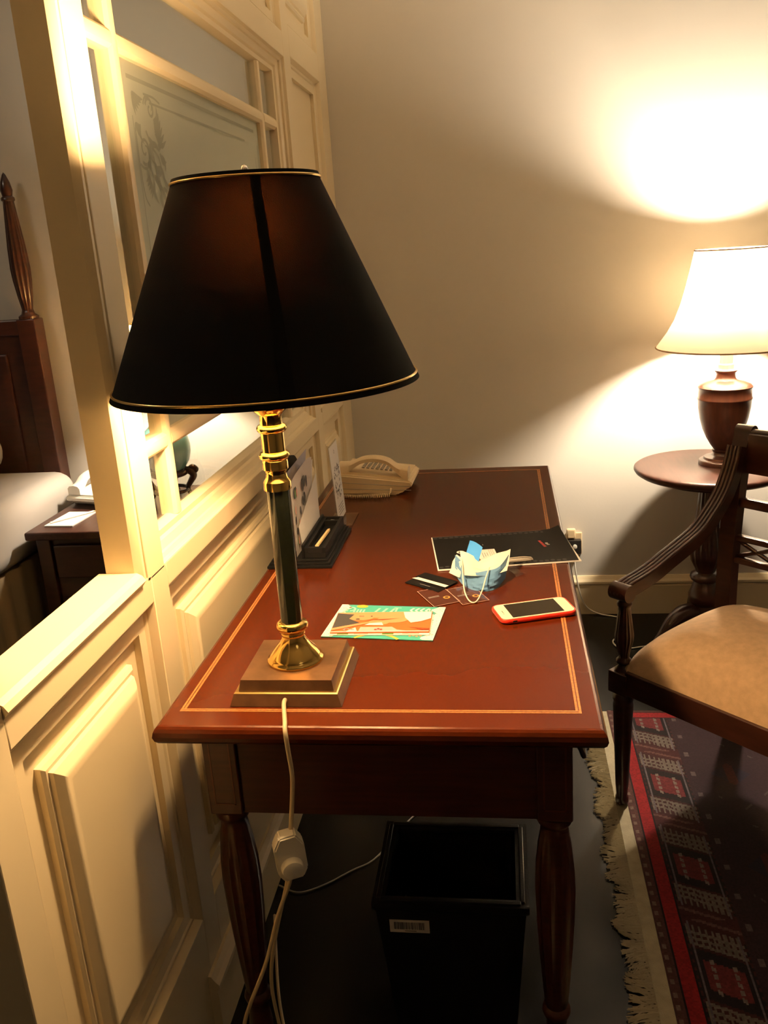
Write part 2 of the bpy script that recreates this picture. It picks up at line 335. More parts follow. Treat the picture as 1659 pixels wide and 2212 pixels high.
def corner(sy, sz):
    oy = PY0+0.062 if sy > 0 else PY1-0.062; oz = PZ1-0.046 if sz > 0 else PZ0+0.046
    T = lambda pts: [(oy+sy*a, oz-sz*b) for a, b in pts]
    bm = nb()
    def spiral(cx, cy, r, turns, a0, d=1, wd=(0.009, 0.004)):
        ribbon(bm, T([(cx+r*(1-0.8*k/24)*math.cos(a0+d*turns*2*math.pi*k/24), cy+r*(1-0.8*k/24)*math.sin(a0+d*turns*2*math.pi*k/24)) for k in range(25)]), wd, 2)
    def leaf(ax, ay, bx, by, bend, wd=0.016):
        mx, my = (ax+bx)/2-(by-ay)*bend, (ay+by)/2+(bx-ax)*bend
        P = smooth_path([(0, *T([(ax, ay)])[0]), (0, *T([(mx, my)])[0]), (0, *T([(bx, by)])[0])], 8); n = len(P); L = []
        for i, p in enumerate(P):
            t = (P[min(i+1, n-1)]-P[max(i-1, 0)]).normalized(); nn = Vector((0, -t.z, t.y)); ww = wd*math.sin(math.pi*min(1, 0.12+0.88*i/(n-1)))**0.8/2
            L.append((bm.verts.new(Vector((GX+0.0006+ETCH[0], p.y, p.z))+nn*ww), bm.verts.new(Vector((GX+0.0006+ETCH[0], p.y, p.z))-nn*ww)))
        for a, b in zip(L, L[1:]): bm.faces.new((a[0], b[0], b[1], a[1]))
    K = 0.62
    _l, _s = leaf, spiral
    def leaf(ax, ay, bx, by, bend, wd=0.012): ETCH[0] += 1.2e-5; _l(ax, ay, bx, by, bend, wd)
    ribbon(bm, T([(0.0, 0.06), (0.0, 0.13), (0.006, 0.17), (0.020, 0.185)]), 0.004); ribbon(bm, T([(0.055, 0.0), (0.10, 0.0), (0.13, 0.006)]), 0.004)
    spiral(0.030, 0.092, 0.026, 1.25, 2.2, -1, (0.006, 0.004)); spiral(0.030, 0.092, 0.037, 0.55, 2.4, -1, (0.005, 0.003)); spiral(0.078, 0.022, 0.020, 1.2, 3.4, 1, (0.006, 0.004)); spiral(0.078, 0.022, 0.029, 0.5, 3.3, 1, (0.005, 0.003))
    for k in range(6): leaf(0.004, 0.004, 0.010+0.008*k, 0.040-0.006*k, 0.06, 0.009)
    for k in range(4): leaf(0.012+0.004*k, 0.052, 0.002+0.010*k, 0.066+0.006*k, 0.3, 0.007)
    for k in range(6): leaf(0.088, 0.040+0.004*k, 0.110+0.006*k, 0.012+0.011*k, 0.28, 0.010)
    for k in range(5): leaf(0.030, 0.120+0.004*k, 0.016+0.004*k, 0.145+0.007*k, -0.3, 0.008)
    for a in ((0.055, 0.070, 0.085, 0.075, .2), (0.060, 0.085, 0.100, 0.090, -.2), (0.095, 0.080, 0.112, 0.060, .3), (0.098, 0.086, 0.125, 0.080, -.3), (0.100, 0.092, 0.128, 0.104, .3), (0.100, 0.096, 0.118, 0.122, -.3), (0.055, 0.080, 0.075, 0.115, .2), (0.070, 0.110, 0.100, 0.125, .3), (0.075, 0.118, 0.110, 0.142, -.25), (0.078, 0.124, 0.100, 0.158, .25), (0.050, 0.100, 0.058, 0.140, .25), (0.058, 0.132, 0.080, 0.165, -.25), (0.055, 0.138, 0.064, 0.180, .25), (0.090, 0.150, 0.125, 0.168, .3), (0.096, 0.150, 0.118, 0.186, -.25), (0.080, 0.160, 0.092, 0.192, .2), (0.104, 0.132, 0.138, 0.140, .35)): leaf(*a, 0.011)
    ribbon(bm, T([(0.045, 0.060), (0.062, 0.085), (0.070, 0.12), (0.082, 0.165)]), (0.006, 0.003)); ribbon(bm, T([(0.062, 0.085), (0.090, 0.100), (0.100, 0.130), (0.112, 0.160)]), (0.006, 0.003))
    obj('etched_scroll', bm, 'etched', pane_c, smooth=False)
for sz in (1, -1): corner(1, sz)
for off, wd in ((0.028, 0.007), (0.058, 0.004)):
    a = PY0+off+0.02; b = PY1-off-0.02; c = PZ0+off+0.02; d = PZ1-off-0.0
    bm = nb(); ribbon(bm, [(a+0.03*(off > .05)*2, d), (b-0.03*(off > .05)*2, d)], wd, 0); obj('etched_line', bm, 'etched', pane_c, smooth=False)
    bm = nb(); ribbon(bm, [(a, PZ0+off), (b, PZ0+off)], wd, 0); obj('etched_line', bm, 'etched', pane_c, smooth=False)
    for yy in (PY0+off-0.004, PY1-off+0.004):
        bm = nb(); ribbon(bm, [(yy, c), (yy, d-0.03)], wd*0.7, 0); obj('etched_line', bm, 'etched', pane_c, smooth=False)
# ------------------------------------------------------------------ writing desk
def wobj(name, bm, m, t, **k): return obj(name, bm, m, t, loc=-t.location, **k)   # part given in world coordinates
DW, DL = 0.645, 1.485
D = thing('writing_desk', 'polished mahogany writing desk with inlaid top against cream panelling', 'desk', (0.3225, 0.7425, 0))
top = nb(); prof = [(0.008, 0), (0.003, 0.002), (-0.001, 0.007), (-0.003, 0.014), (-0.0015, 0.021), (0.001, 0.026), (0.004, 0.029), (0.0075, 0.030)]
L = []
for ins, dz in prof:
    L.append([top.verts.new(v) for v in ((ins, ins, ZD-0.030+dz), (DW-ins, ins, ZD-0.030+dz), (DW-ins, DL-ins, ZD-0.030+dz), (ins, DL-ins, ZD-0.030+dz))])
for a, b in zip(L, L[1:]):
    for k in range(4): top.faces.new((a[k], a[(k+1) % 4], b[(k+1) % 4], b[k]))
top.faces.new(L[0]); top.faces.new(L[-1])
dt = wobj('desk_top', top, 'mahogany', D, smooth=False)
ix0, ix1, iy0, iy1 = 0.028, 0.612, 0.050, 1.435
def strip(bm, x0, x1, y0, y1, z=ZD+0.0004): flatpoly(bm, [(x0, y0), (x1, y0), (x1, y1), (x0, y1)], z)
for k, (a, b, c, d) in enumerate(((ix0-.004, ix1+.004, iy0-.004, iy0+.004), (ix0-.004, ix1+.004, iy1-.004, iy1+.004), (ix0-.004, ix0+.004, iy0+.004, iy1-.004), (ix1-.004, ix1+.004, iy0+.004, iy1-.004))):
    bm = nb(); strip(bm, a, b, c, d); o = obj('inlay_band', bm, 'inlay', dt, smooth=False, label='light wood inlay line')
    bm = nb()
    if k < 2: strip(bm, a+.004, b-.004, (c+d)/2-.0007, (c+d)/2+.0007, ZD+0.0007)
    else: strip(bm, (a+b)/2-.0007, (a+b)/2+.0007, c, d, ZD+0.0007)
    obj('inlay_band', bm, 'inlay_dark', dt, smooth=False)
AZ0, AZ1 = 0.550, ZD-0.030
wobj('apron', box(nb(), 0.092, 0.565, 0.062, 0.082, AZ0, AZ1), 'mahogany_x', D)
wobj('apron', box(nb(), 0.055, 0.075, 0.10, 1.385, AZ0, AZ1), 'mahogany_x', D)
wobj('apron', box(nb(), 0.092, 0.565, 1.403, 1.423, AZ0, AZ1), 'mahogany_x', D)
wobj('apron', box(nb(), 0.575, 0.590, 0.10, 1.385, AZ0, AZ1), 'mahogany_x', D)
legprof = [(0.0215, 0.551), (0.027, 0.548), (0.028, 0.540), (0.025, 0.533), (0.0205, 0.527), (0.022, 0.515), (0.0265, 0.490), (0.0305, 0.450), (0.0318, 0.410), (0.030, 0.350), (0.0265, 0.290), (0.0225, 0.230), (0.019, 0.190), (0.0175, 0.182), (0.022, 0.177), (0.023, 0.170), (0.021, 0.163), (0.016, 0.157), (0.0175, 0.135), (0.020, 0.110), (0.017, 0.060), (0.013, 0.025), (0.015, 0.018), (0.015, 0.0)]
for x in (0.0725, 0.578):
    for y in (0.083, 1.402):
        hb = wobj('corner_block', box(nb(), x-0.026, x+0.026, y-0.028, y+0.026, AZ0, AZ1, 0.002), 'mahogany_x', D)
        for a, b, c, d in ((x-.017, x+.017, AZ0+.018, AZ0+.0205), (x-.017, x+.017, AZ1-.02, AZ1-.0175), (x-.017, x-.0145, AZ0+.018, AZ1-.0175), (x+.0145, x+.017, AZ0+.018, AZ1-.0175)):
            obj('inlay_line', box(nb(), a, b, y-0.0286, y-0.0275, c, d), 'inlay_dark', hb, smooth=False)
        wobj('leg', lathe(nb(), legprof, 48, (x, y+0.0), 12, 0.10, (0.20, 0.50)), 'mahogany_x', D)
for k in range(3):
    a = 0.115+k*0.43; dr = wobj('drawer', box(nb(), 0.585, 0.602, a, a+0.405, AZ0+0.012, AZ1-0.008, 0.003), 'mahogany_x', D)
    for yy in (a+0.085, a+0.32):
        bm = nb(); box(bm, 0.602, 0.606, yy-0.030, yy+0.030, 0.600, 0.625, 0.002)
        tube(bm, [(0.604, yy-0.026, 0.615), (0.622, yy-0.027, 0.606), (0.630, yy-0.022, 0.585), (0.631, yy, 0.578), (0.630, yy+0.022, 0.585), (0.622, yy+0.027, 0.606), (0.604, yy+0.026, 0.615)], 0.0042, 8, 5)
        obj('handle', bm, 'dark_plastic', dr, label='dark bail drawer handle')

# ------------------------------------------------------------------ desk lamp
LX, LY = 0.184, 0.145
T = thing('desk_lamp', 'brass and black column desk lamp with a black tapered shade', 'lamp', (LX, LY, ZD))
def frustum(bm, h0, h1, za, zb, bev=0.001):
    A = [bm.verts.new((LX+sx*h0, LY+sy*h0, za)) for sx, sy in ((-1, -1), (1, -1), (1, 1), (-1, 1))]; B = [bm.verts.new((LX+sx*h1, LY+sy*h1, zb)) for sx, sy in ((-1, -1), (1, -1), (1, 1), (-1, 1))]
    for k in range(4): bm.faces.new((A[k], A[(k+1) % 4], B[(k+1) % 4], B[k]))
    bm.faces.new(A); bm.faces.new(B); return bm
e = 0.0008
bs = wobj('base', frustum(nb(), 0.0855, 0.0795, ZD+e, ZD+0.019), 'old_brass', T, smooth=False)
obj('base_tier', frustum(nb(), 0.0735, 0.0700, ZD+0.019, ZD+0.037), 'old_brass', bs, smooth=False)
obj('base_rim', frustum(nb(), 0.0795, 0.0775, ZD+0.019, ZD+0.0205), 'brass_trim', bs, smooth=False)
wobj('foot_flange', lathe(nb(), [(0.0, 0.774), (0.0435, 0.774), (0.0445, 0.7765), (0.0435, 0.779), (0.041, 0.7805), (0.040, 0.783), (0.0385, 0.785), (0.034, 0.791), (0.027, 0.799), (0.0215, 0.806), (0.0185, 0.812), (0.0175, 0.816), (0.0188, 0.8175), (0.0188, 0.821), (0.0180, 0.823), (0.0215, 0.825), (0.0240, 0.8285), (0.0248, 0.8325), (0.0235, 0.8370), (0.0205, 0.8395), (0.0165, 0.841)], 56), 'brass', T)
wobj('column', lathe(nb(), [(0.0168, 0.838), (0.0168, 1.054)], 56), 'black_lacquer', T)
wobj('upper_collar', lathe(nb(), [(0.0168, 1.051), (0.0205, 1.052), (0.0205, 1.0635), (0.0198, 1.065), (0.0165, 1.070), (0.0150, 1.076), (0.0160, 1.079), (0.0162, 1.0815), (0.0190, 1.083), (0.0190, 1.0955), (0.0182, 1.097), (0.0205, 1.0985), (0.0228, 1.1015), (0.0228, 1.105), (0.0205, 1.1085), (0.0172, 1.1095), (0.0172, 1.1375), (0.0200, 1.1390), (0.0222, 1.142), (0.0222, 1.1455), (0.0200, 1.1485), (0.0165, 1.1495), (0.0165, 1.163), (0.0180, 1.165), (0.0260, 1.172), (0.0290, 1.178), (0.0270, 1.184), (0.012, 1.190), (0.011, 1.30), (0.0165, 1.305), (0.0165, 1.335), (0.0, 1.336)], 56), 'brass', T)
SB, ST, RB_, RT_ = 1.206, 1.486, 0.2165, 0.0965
sh = wobj('lamp_shade', lathe(nb(), [(RB_, SB), (RT_, ST)], 96, (0, 0) if False else (LX, LY), caps=False), 'shade_black', T, label='black tapered fabric shade with gold trim')
for o_ in (T.children): pass
obj('shade_lining', lathe(nb(), [(RB_-0.0025, SB+0.001), (RT_-0.0025, ST-0.001)], 96, (LX, LY), caps=False), 'shade_lining', sh)
sl = (RB_-RT_)/(ST-SB)
obj('gold_trim', torus(nb(), RB_-0.008*sl+0.001, 0.0020, SB+0.008, (LX, LY), 96), 'brass_trim', sh)
obj('gold_trim', torus(nb(), RT_+0.006*sl+0.001, 0.0018, ST-0.006, (LX, LY), 96), 'brass_trim', sh)
obj('hem', lathe(nb(), [(RB_+0.0016, SB), (RB_-0.006*sl+0.0016, SB+0.006)], 96, (LX, LY), caps=False), 'shade_seam', sh)
obj('hem', lathe(nb(), [(RT_+0.004*sl+0.0014, ST-0.004), (RT_+0.0014, ST)], 96, (LX, LY), caps=False), 'shade_seam', sh)
bm = nb(); a0 = R(-68)
for s_ in range(1):
    q = []
    for r_, z_, hw in ((RB_+0.0009, SB+0.004, 0.0085), (RT_+0.0009, ST-0.003, 0.0060)):
        q.append([bm.verts.new((LX+r_*math.cos(a0+s*hw/r_), LY+r_*math.sin(a0+s*hw/r_), z_)) for s in (-1, 1)])
    bm.faces.new((q[0][0], q[0][1], q[1][1], q[1][0]))
obj('seam', bm, 'shade_seam', sh, smooth=False)
bm = nb()
for k in range(3):
    a = R(20+120*k); tube(bm, [(LX, LY, ST-0.002), (LX+(RT_-0.002)*math.cos(a), LY+(RT_-0.002)*math.sin(a), ST-0.004)], 0.0018, 6, 0)
for s in (-1, 1): tube(bm, [(LX, LY+s*0.012, 1.300), (LX, LY+s*0.048, 1.34), (LX, LY+s*0.056, 1.42), (LX, LY+s*0.03, 1.475), (LX, LY, 1.484)], 0.0016, 6, 6)
wobj('harp', bm, 'brass', T)
wobj('finial', lathe(nb(), [(0.0, 1.482), (0.006, 1.483), (0.006, 1.487), (0.0035, 1.489), (0.0055, 1.494), (0.004, 1.499), (0.0, 1.501)], 20, (LX, LY)), 'chrome', T)
bpf = [(0.0, 1.336), (0.014, 1.337), (0.016, 1.348), (0.028, 1.375), (0.034, 1.410), (0.033, 1.438), (0.024, 1.457), (0.010, 1.465), (0.0, 1.466)]
wobj('bulb', lathe(nb(), bpf, 24, (LX, LY)), 'bulb_desk', T)
for c_ in list(T.children):     # turned pieces were drawn on the lamp's own axis
    if c_.name.split('.')[0] in ('foot_flange', 'column', 'upper_collar'): c_.location = (0, 0, -ZD)
cordp = [(0.1835, 0.068, 0.747), (0.1845, 0.052, 0.7475), (0.190, 0.030, 0.7415), (0.196, 0.008, 0.7415), (0.1988, -0.0045, 0.7405), (0.2008, -0.0110, 0.731), (0.2022, -0.0125, 0.710), (0.204, -0.012, 0.665), (0.199, -0.012, 0.620), (0.1925, -0.012, 0.574)]
pc = wobj('power_cord', tube(nb(), cordp, 0.0034, 10, 8), 'cord', T, label='cream cord with inline dimmer')
obj('cord_tail', tube(nb(), [(0.186, -0.012, 0.500), (0.180, -0.012, 0.478), (0.157, -0.012, 0.420), (0.129, -0.012, 0.331), (0.094, -0.012, 0.247), (0.078, -0.010, 0.200), (0.058, -0.006, 0.11), (0.045, 0.03, 0.03), (0.03, 0.12, 0.005), (-0.005, 0.25, 0.004)], 0.0032, 10, 8), 'cord', pc)
obj('cord_tail', tube(nb(), [(0.1815, -0.012, 0.500), (0.174, -0.008, 0.470), (0.156, -0.002, 0.410), (0.140, 0.002, 0.350), (0.129, 0.006, 0.295), (0.122, 0.02, 0.23), (0.118, 0.05, 0.12), (0.10, 0.12, 0.02), (0.05, 0.25, 0.004), (-0.008, 0.45, 0.004)], 0.0030, 10, 8), 'cord', pc)
dm = nb()
hx, hz, dpt = 0.0225, 0.041, 0.011
poly = [(-hx*0.55, hz), (hx*0.55, hz), (hx, hz*0.52), (hx, -hz*0.62), (hx*0.62, -hz), (-hx*0.62, -hz), (-hx, -hz*0.62), (-hx, hz*0.52)]
extr(dm, [(u, v) for u, v in poly], 'y', -dpt, dpt)
bmesh.ops.bevel(dm, geom=list(dm.edges), offset=0.0025, segments=2, affect='EDGES')
ds = obj('dimmer_switch', dm, 'white_plastic', T, loc=Vector((0.1885, -0.016, 0.537))-T.location, rot=(R(6), R(-4), R(24)))
kn = nb(); lathe(kn, [(0.0, 0.0), (0.0165, 0.0), (0.0165, 0.004), (0.0150, 0.0105), (0.010, 0.0125), (0.0, 0.013)], 28)
bmesh.ops.transform(kn, matrix=Matrix.Rotation(R(90), 4, 'X'), verts=kn.verts)
obj('dial', kn, 'white_plastic', ds, loc=(-0.001, -0.0105, -0.013))

# ------------------------------------------------------------------ paper and cards on the desk
def flat_thing(name, label, cat, cx, cy, z, deg, group=None): return thing(name, label, cat, (cx, cy, z), R(deg), group)
def fbox(bm, w_, h_, t, z=0.0): return box(bm, -w_/2, w_/2, -h_/2, h_/2, z, z+t)
def deco(parent, m, polys, z, name='print'):
    if len(polys) <= 3:
        for i_, p_ in enumerate(polys): o = obj(name, flatpoly(nb(), p_, z+3e-5*i_), m, parent, smooth=False)
        return o
    bm = nb()
    for i_, p_ in enumerate(polys): flatpoly(bm, p_, z+2e-5*(i_ % 6))
    o = obj(name, bm, m, parent, smooth=False); o['kind'] = 'stuff'; return o
def rect(x0, x1, y0, y1): return [(x0, y0), (x1, y0), (x1, y1), (x0, y1)]
def disc(cx, cy, r, n=20, ry=None): return [(cx+r*math.cos(2*math.pi*k/n), cy+(ry or r)*math.sin(2*math.pi*k/n)) for k in range(n)]
def arcband(cx, cy, r0, r1, a0, a1, n=18):
    o = [(cx+r1*math.cos(R(a0+(a1-a0)*k/n)), cy+r1*math.sin(R(a0+(a1-a0)*k/n))) for k in range(n+1)]
    return o + [(cx+r0*math.cos(R(a0+(a1-a0)*k/n)), cy+r0*math.sin(R(a0+(a1-a0)*k/n))) for k in range(n, -1, -1)]
# teal brochure
t = flat_thing('brochure', 'teal patterned brochure lying under the photo leaflet beside the lamp', 'brochure', 0.296, 0.363, ZD+0.0009, -5.6)
pg = obj('sheet', fbox(nb(), 0.199, 0.142, 0.0012), 'teal', t, smooth=False)
zz = 0.0016
lace = lambda x0, s: [(x0, -0.071)] + [(x0+s*(0.018+0.006*math.sin(k*1.25)), -0.071+0.142*k/24) for k in range(25)] + [(x0, 0.071)]
deco(pg, 'white_ink', [lace(-0.0995, 1), list(reversed(lace(0.0995, -1)))], zz, 'lace_print')
deco(pg, 'ink_grey', [disc(s*(0.0995-random.uniform(0.002, 0.016)), random.uniform(-0.069, 0.069), random.uniform(0.0006, 0.0012), 5) for s in (-1, 1) for _ in range(70)], zz+0.0002, 'lace_print')
deco(pg, 'yellow_ink', [disc(-0.058, 0.064, 0.011, 20, 0.007), arcband(0.0, -0.105, 0.048, 0.053, 40, 140)], zz)
deco(pg, 'teal_light', [arcband(-0.077, 0.050, 0.006, 0.010, -90, 130), arcband(-0.080, 0.034, 0.006, 0.010, 90, 300)] + [rect(-0.070+k*0.006, -0.0665+k*0.006, 0.036, 0.050) for k in range(4)] + [[(-0.03+k*.014, 0.040), (-0.025+k*.014, 0.040), (-0.02+k*.014, 0.058), (-0.025+k*.014, 0.058)] for k in range(3)] + [rect(0.004, 0.018, 0.060, 0.063), rect(0.008, 0.012, 0.044, 0.060)], zz)
deco(pg, 'white_ink', [[(0.040+k*.0095, 0.062), (0.044+k*.0095, 0.062), (0.039+k*.0095, 0.053), (0.044+k*.0095, 0.044), (0.040+k*.0095, 0.044), (0.035+k*.0095, 0.053)] for k in range(4)] + [rect(0.071+j*0.0045, 0.0735+j*0.0045, 0.046+k*.005, 0.049+k*.005) for k in range(3) for j in range(2)], zz)
deco(pg, 'skin_light', [rect(0.055+k*.006, 0.059+k*.006, -0.060+.003*(k % 2), -0.056+.004*(k % 2)) for k in range(4)], zz)
# leaflet between, and photo leaflet on top
o = obj('leaflet', fbox(nb(), 0.176, 0.087, 0.0012), 'white_ink', smooth=False, loc=(0.2935, 0.346, ZD+0.0030), rot=(0, 0, R(-0.6)))
tag(o, 'white-edged leaflet sandwiched between the photo leaflet and teal brochure', 'leaflet')
deco(o, 'leaf_ink', [rect(-0.075, -0.055, -0.0425, -0.036), rect(0.005, 0.025, -0.0425, -0.036)], 0.0014)
deco(o, 'ink_pink', [rect(-0.045, -0.02, -0.0425, -0.036), rect(0.04, 0.07, -0.0425, -0.036)], 0.0014)
t = flat_thing('photo_leaflet', 'leaflet with a warm toned spa photograph lying on the teal brochure', 'leaflet', 0.2925, 0.352, ZD+0.0048, 0.4)
pg = obj('sheet', fbox(nb(), 0.175, 0.088, 0.0014), 'skin_ink', t, smooth=False)
zz = 0.0018; w2, h2 = 0.0865, 0.043
deco(pg, 'white_ink', [rect(-w2, w2, -h2, -h2+0.003)], zz+.0005, 'border')
deco(pg, 'skin_light', [[(-w2, h2), (w2, h2), (w2, 0.02), (0.03, 0.012), (-0.02, 0.018), (-0.06, 0.012), (-w2, 0.030)], disc(-0.006, -0.002, 0.019, 20, 0.012), disc(0.018, 0.010, 0.028, 24, 0.015), disc(-0.042, 0.020, 0.025, 24, 0.013)], zz)
deco(pg, 'ink_dark', [[(-w2, h2-0.004), (-0.055, h2-0.010), (-0.062, 0.014), (-0.040, -0.004), (-w2, -0.028)], rect(-0.045, -0.036, 0.024, 0.026), disc(-0.046, 0.012, 0.004, 12, 0.0025), disc(-0.022, 0.024, 0.002, 8)], zz+.0004)
deco(pg, 'skin_light', [[(-w2, -0.036), (-w2, -0.026), (-0.035, -0.004), (-0.012, 0.0), (-0.03, -0.010)]], zz+.0006)
deco(pg, 'skin_dark', [[(0.05, -0.024), (w2, -0.030), (w2, -0.036), (0.075, -0.038), (0.06, -0.028)], [(-0.03, 0.008), (0.03, 0.014), (0.0, 0.006)]], zz+.0003)
deco(pg, 'white_ink', [[(0.035, h2-0.002), (w2, h2-0.002), (w2, 0.012), (0.07, 0.0), (0.052, -0.006), (0.040, 0.016)], [(-0.030, -0.014), (-0.022, -0.006), (0.0, -0.004), (0.004, -0.016)], [(-0.060, -0.040), (-0.045, -0.024), (-0.04, -0.040)]], zz+.0005)
deco(pg, 'ink_pink', [[(-0.038, -0.040), (-0.036, -0.022), (0.02, -0.022), (0.03, -0.034), (0.05, -0.040)]], zz+.0002)
deco(pg, 'ink_grey', [arcband(-0.060, -0.033, 0.003, 0.0055, 0, 270, 10), rect(-0.052, -0.046, -0.036, -0.031)], zz+.0008)
deco(pg, 'ink_red', [disc(-0.008+.005*k, -0.034+.003*(k % 2), 0.0025, 8) for k in range(3)], zz+.0008)
# room key folder and cards
t = flat_thing('key_folder', 'small black card folder with a white stripe on the desk', 'card folder', 0.3655, 0.550, ZD+0.0008, -37)
bm = nb(); box(bm, -0.044, 0.044, -0.030, 0.002, 0.0002, 0.0018); box(bm, -0.044, 0.044, 0.002, 0.031, 0.0020, 0.0036)
fo = obj('cover', bm, 'black_board', t, smooth=False)
deco(fo, 'white_ink', [[(-0.044, -0.009), (0.044, -0.009), (0.044, 0.002), (-0.036, 0.002)]], 0.0042, 'stripe')
deco(fo, 'ink_grey', [rect(-0.012, 0.014, -0.0205, -0.0190)], 0.0022, 'print')
for k, (cx, cy, dg, lb) in enumerate(((0.3845, 0.479, -63, 'brown glossy key card partly under the black folder'), (0.440, 0.486, -66, 'brown glossy key card half hidden beneath the face mask'))):
    t = flat_thing('key_card', lb, 'card', cx, cy, ZD+0.0008-0.0002*k, dg, 'key cards by the face mask')
    cb = nb(); box(cb, -0.0425, 0.0425, -0.027, 0.027, 0, 0.0004+0.0002)
    c_ = obj('card', cb, 'card_brown', t, smooth=False)
    for a in (rect(-0.0425, 0.0425, -0.027, -0.0262), rect(-0.0425, 0.0425, 0.0262, 0.027), rect(-0.0425, -0.0417, -0.027, 0.027), rect(0.0417, 0.0425, -0.027, 0.027)): deco(c_, 'card_edge', [a], 0.0009, 'edge')
    deco(c_, 'gold_ink', [disc(0.012, 0.012, 0.0068, 20)], 0.0009, 'emblem'); deco(c_, 'card_brown', [disc(0.012, 0.012, 0.0035, 16)], 0.0012, 'emblem')
    deco(c_, 'ink_grey', [rect(-0.004+.004*j, -0.0025+.004*j, -0.020, 0.002) for j in range(2)], 0.0009, 'print')
# dark compendium with white card and pen on it
t = flat_thing('compendium', 'black printed folder lying askew across the desk edge', 'folder', 0.5065, 0.742, ZD+0.0009, 8.0)
bm = nb(); fbox(bm, 0.297, 0.213, 0.0022); pgs = obj('pages', bm, 'paper', t, smooth=False)
bm = nb(); n = 14; z_ = 0.0026
cv = nb()
gridv = [[cv.verts.new((-0.146+0.290*i/n, -0.1035+0.2085*j/6, z_+(0.010*max(0, (i/n-0.86)/0.14)**2*(j/6)))) for j in range(7)] for i in range(n+1)]
for i in range(n):
    for j in range(6): cv.faces.new((gridv[i][j], gridv[i+1][j], gridv[i+1][j+1], gridv[i][j+1]))
cov = obj('cover', cv, 'black_board', t)
deco(cov, 'ink_faint', [disc(-0.140+0.0122*k, s*0.094+0.002*math.sin(k*2.1), 0.0052, 6) for k in range(22) for s in (-1, 1)], z_+0.0003, 'border_print')
deco(cov, 'white_ink', [arcband(-0.092, -0.008, 0.0045, 0.0085, 0, 359, 24)], z_+0.0004, 'emblem')
deco(cov, 'ink_red', [[(0.083+.0016*k, 0.034-.0112*k), (0.089+.0016*k, 0.034-.0112*k), (0.0908+.0016*k, 0.0245-.0112*k), (0.0848+.0016*k, 0.0245-.0112*k)] for k in range(4)], z_+0.0004, 'lettering')
deco(cov, 'ink_grey', [rect(0.096, 0.102, 0.008, 0.018), rect(0.098, 0.1045, 0.002, 0.007), rect(-0.064, -0.060, 0.004, 0.034), rect(-0.052, -0.050, 0.026, 0.032), rect(-0.040, -0.038, 0.026, 0.034)], z_+0.0004, 'lettering')
t = flat_thing('business_card', 'small white printed card lying on the black folder', 'card', 0.4715, 0.693, ZD+0.0045, 9.5)
c_ = obj('card', fbox(nb(), 0.049, 0.078, 0.0006), 'paper', t, smooth=False)
deco(c_, 'ink_pink', [rect(0.010+.004*k, 0.0112+.004*k, -0.037, 0.037) for k in range(3)], 0.0009)
deco(c_, 'ink_grey', [rect(-0.006+.005*k, -0.0045+.005*k, -0.012+.005*k, 0.018) for k in range(3)] + [disc(-0.016, -0.014, 0.002, 8)] + [rect(-0.004+.007*k, -0.002+.007*k, -0.030, -0.027) for k in range(3)], 0.0009)
t = thing('pen', 'pale grey pen lying along the edge of the black folder', 'pen', (0.527, 0.648, ZD+0.0093), R(9.5))
bm = nb(); tube(bm, [(-0.040, 0, 0), (-0.034, 0, 0.0005), (0.030, 0, 0.001), (0.040, 0, 0.001)], [0.0018, 0.0048, 0.0050, 0.0046, 0.0040], 10, 5)
obj('barrel', bm, 'silver_pen', t); obj('clip', tube(nb(), [(-0.01, -0.002, 0.006), (0.02, -0.003, 0.0075), (0.038, -0.004, 0.005), (0.042, -0.004, 0.000)], 0.0012, 6, 4), 'silver_pen', t)
obj('tip', lathe(nb(), [(0.0, 0.0), (0.0030, 0.001), (0.0030, 0.006), (0.0, 0.007)], 12), 'white_ink', t, loc=(-0.0405, 0, 0), rot=(0, R(90), 0))
bm = nb(); prev = None
for k in range(9):
    u = k/8; c_ = Vector((0.512+0.032*u, 0.640-0.056*u, ZD+0.0042+0.004*math.sin(u*6.2)*(1-u)+(0.0)))
    if u > 0.35: c_.z = ZD+0.0012+0.002*abs(math.sin(u*9))
    dv = Vector((0.010, 0.006, 0.003*math.sin(u*7))); cur = (bm.verts.new(c_-dv), bm.verts.new(c_+dv))
    if prev: bm.faces.new((prev[0], prev[1], cur[1], cur[0]))
    prev = cur
tag(obj('plastic_wrapper', bm, 'plastic_film'), 'torn clear plastic strip between pen and desk top', 'wrapper')

# ------------------------------------------------------------------ smartphone
t = thing('smartphone', 'white smartphone in a red case lying face up on the desk', 'phone', (0.5615, 0.398, ZD+0.0006), R(17.2))
def rrect(hx, hy, r, n=6):
    o = []
    for cx, cy, a in ((hx-r, hy-r, 0), (-hx+r, hy-r, 90), (-hx+r, -hy+r, 180), (hx-r, -hy+r, 270)):
        o += [(cx+r*math.cos(R(a+90*k/n)), cy+r*math.sin(R(a+90*k/n))) for k in range(n+1)]
    return o
def stack(bm, layers):
    L = [[bm.verts.new((x, y, z)) for x, y in rrect(hx, hy, r)] for hx, hy, r, z in layers]
    for a, b in zip(L, L[1:]):
        for k in range(len(a)): bm.faces.new((a[k], a[(k+1) % len(a)], b[(k+1) % len(a)], b[k]))
    bm.faces.new(list(reversed(L[0]))); bm.faces.new(L[-1]); return bm
obj('case', stack(nb(), [(0.066, 0.0315, 0.010, 0.0), (0.0695, 0.0350, 0.0125, 0.002), (0.0705, 0.0360, 0.0130, 0.005), (0.0700, 0.0355, 0.0130, 0.0088), (0.0688, 0.0343, 0.0120, 0.0098), (0.0672, 0.0328, 0.0105, 0.0092)]), 'red_case', t, angle=70)
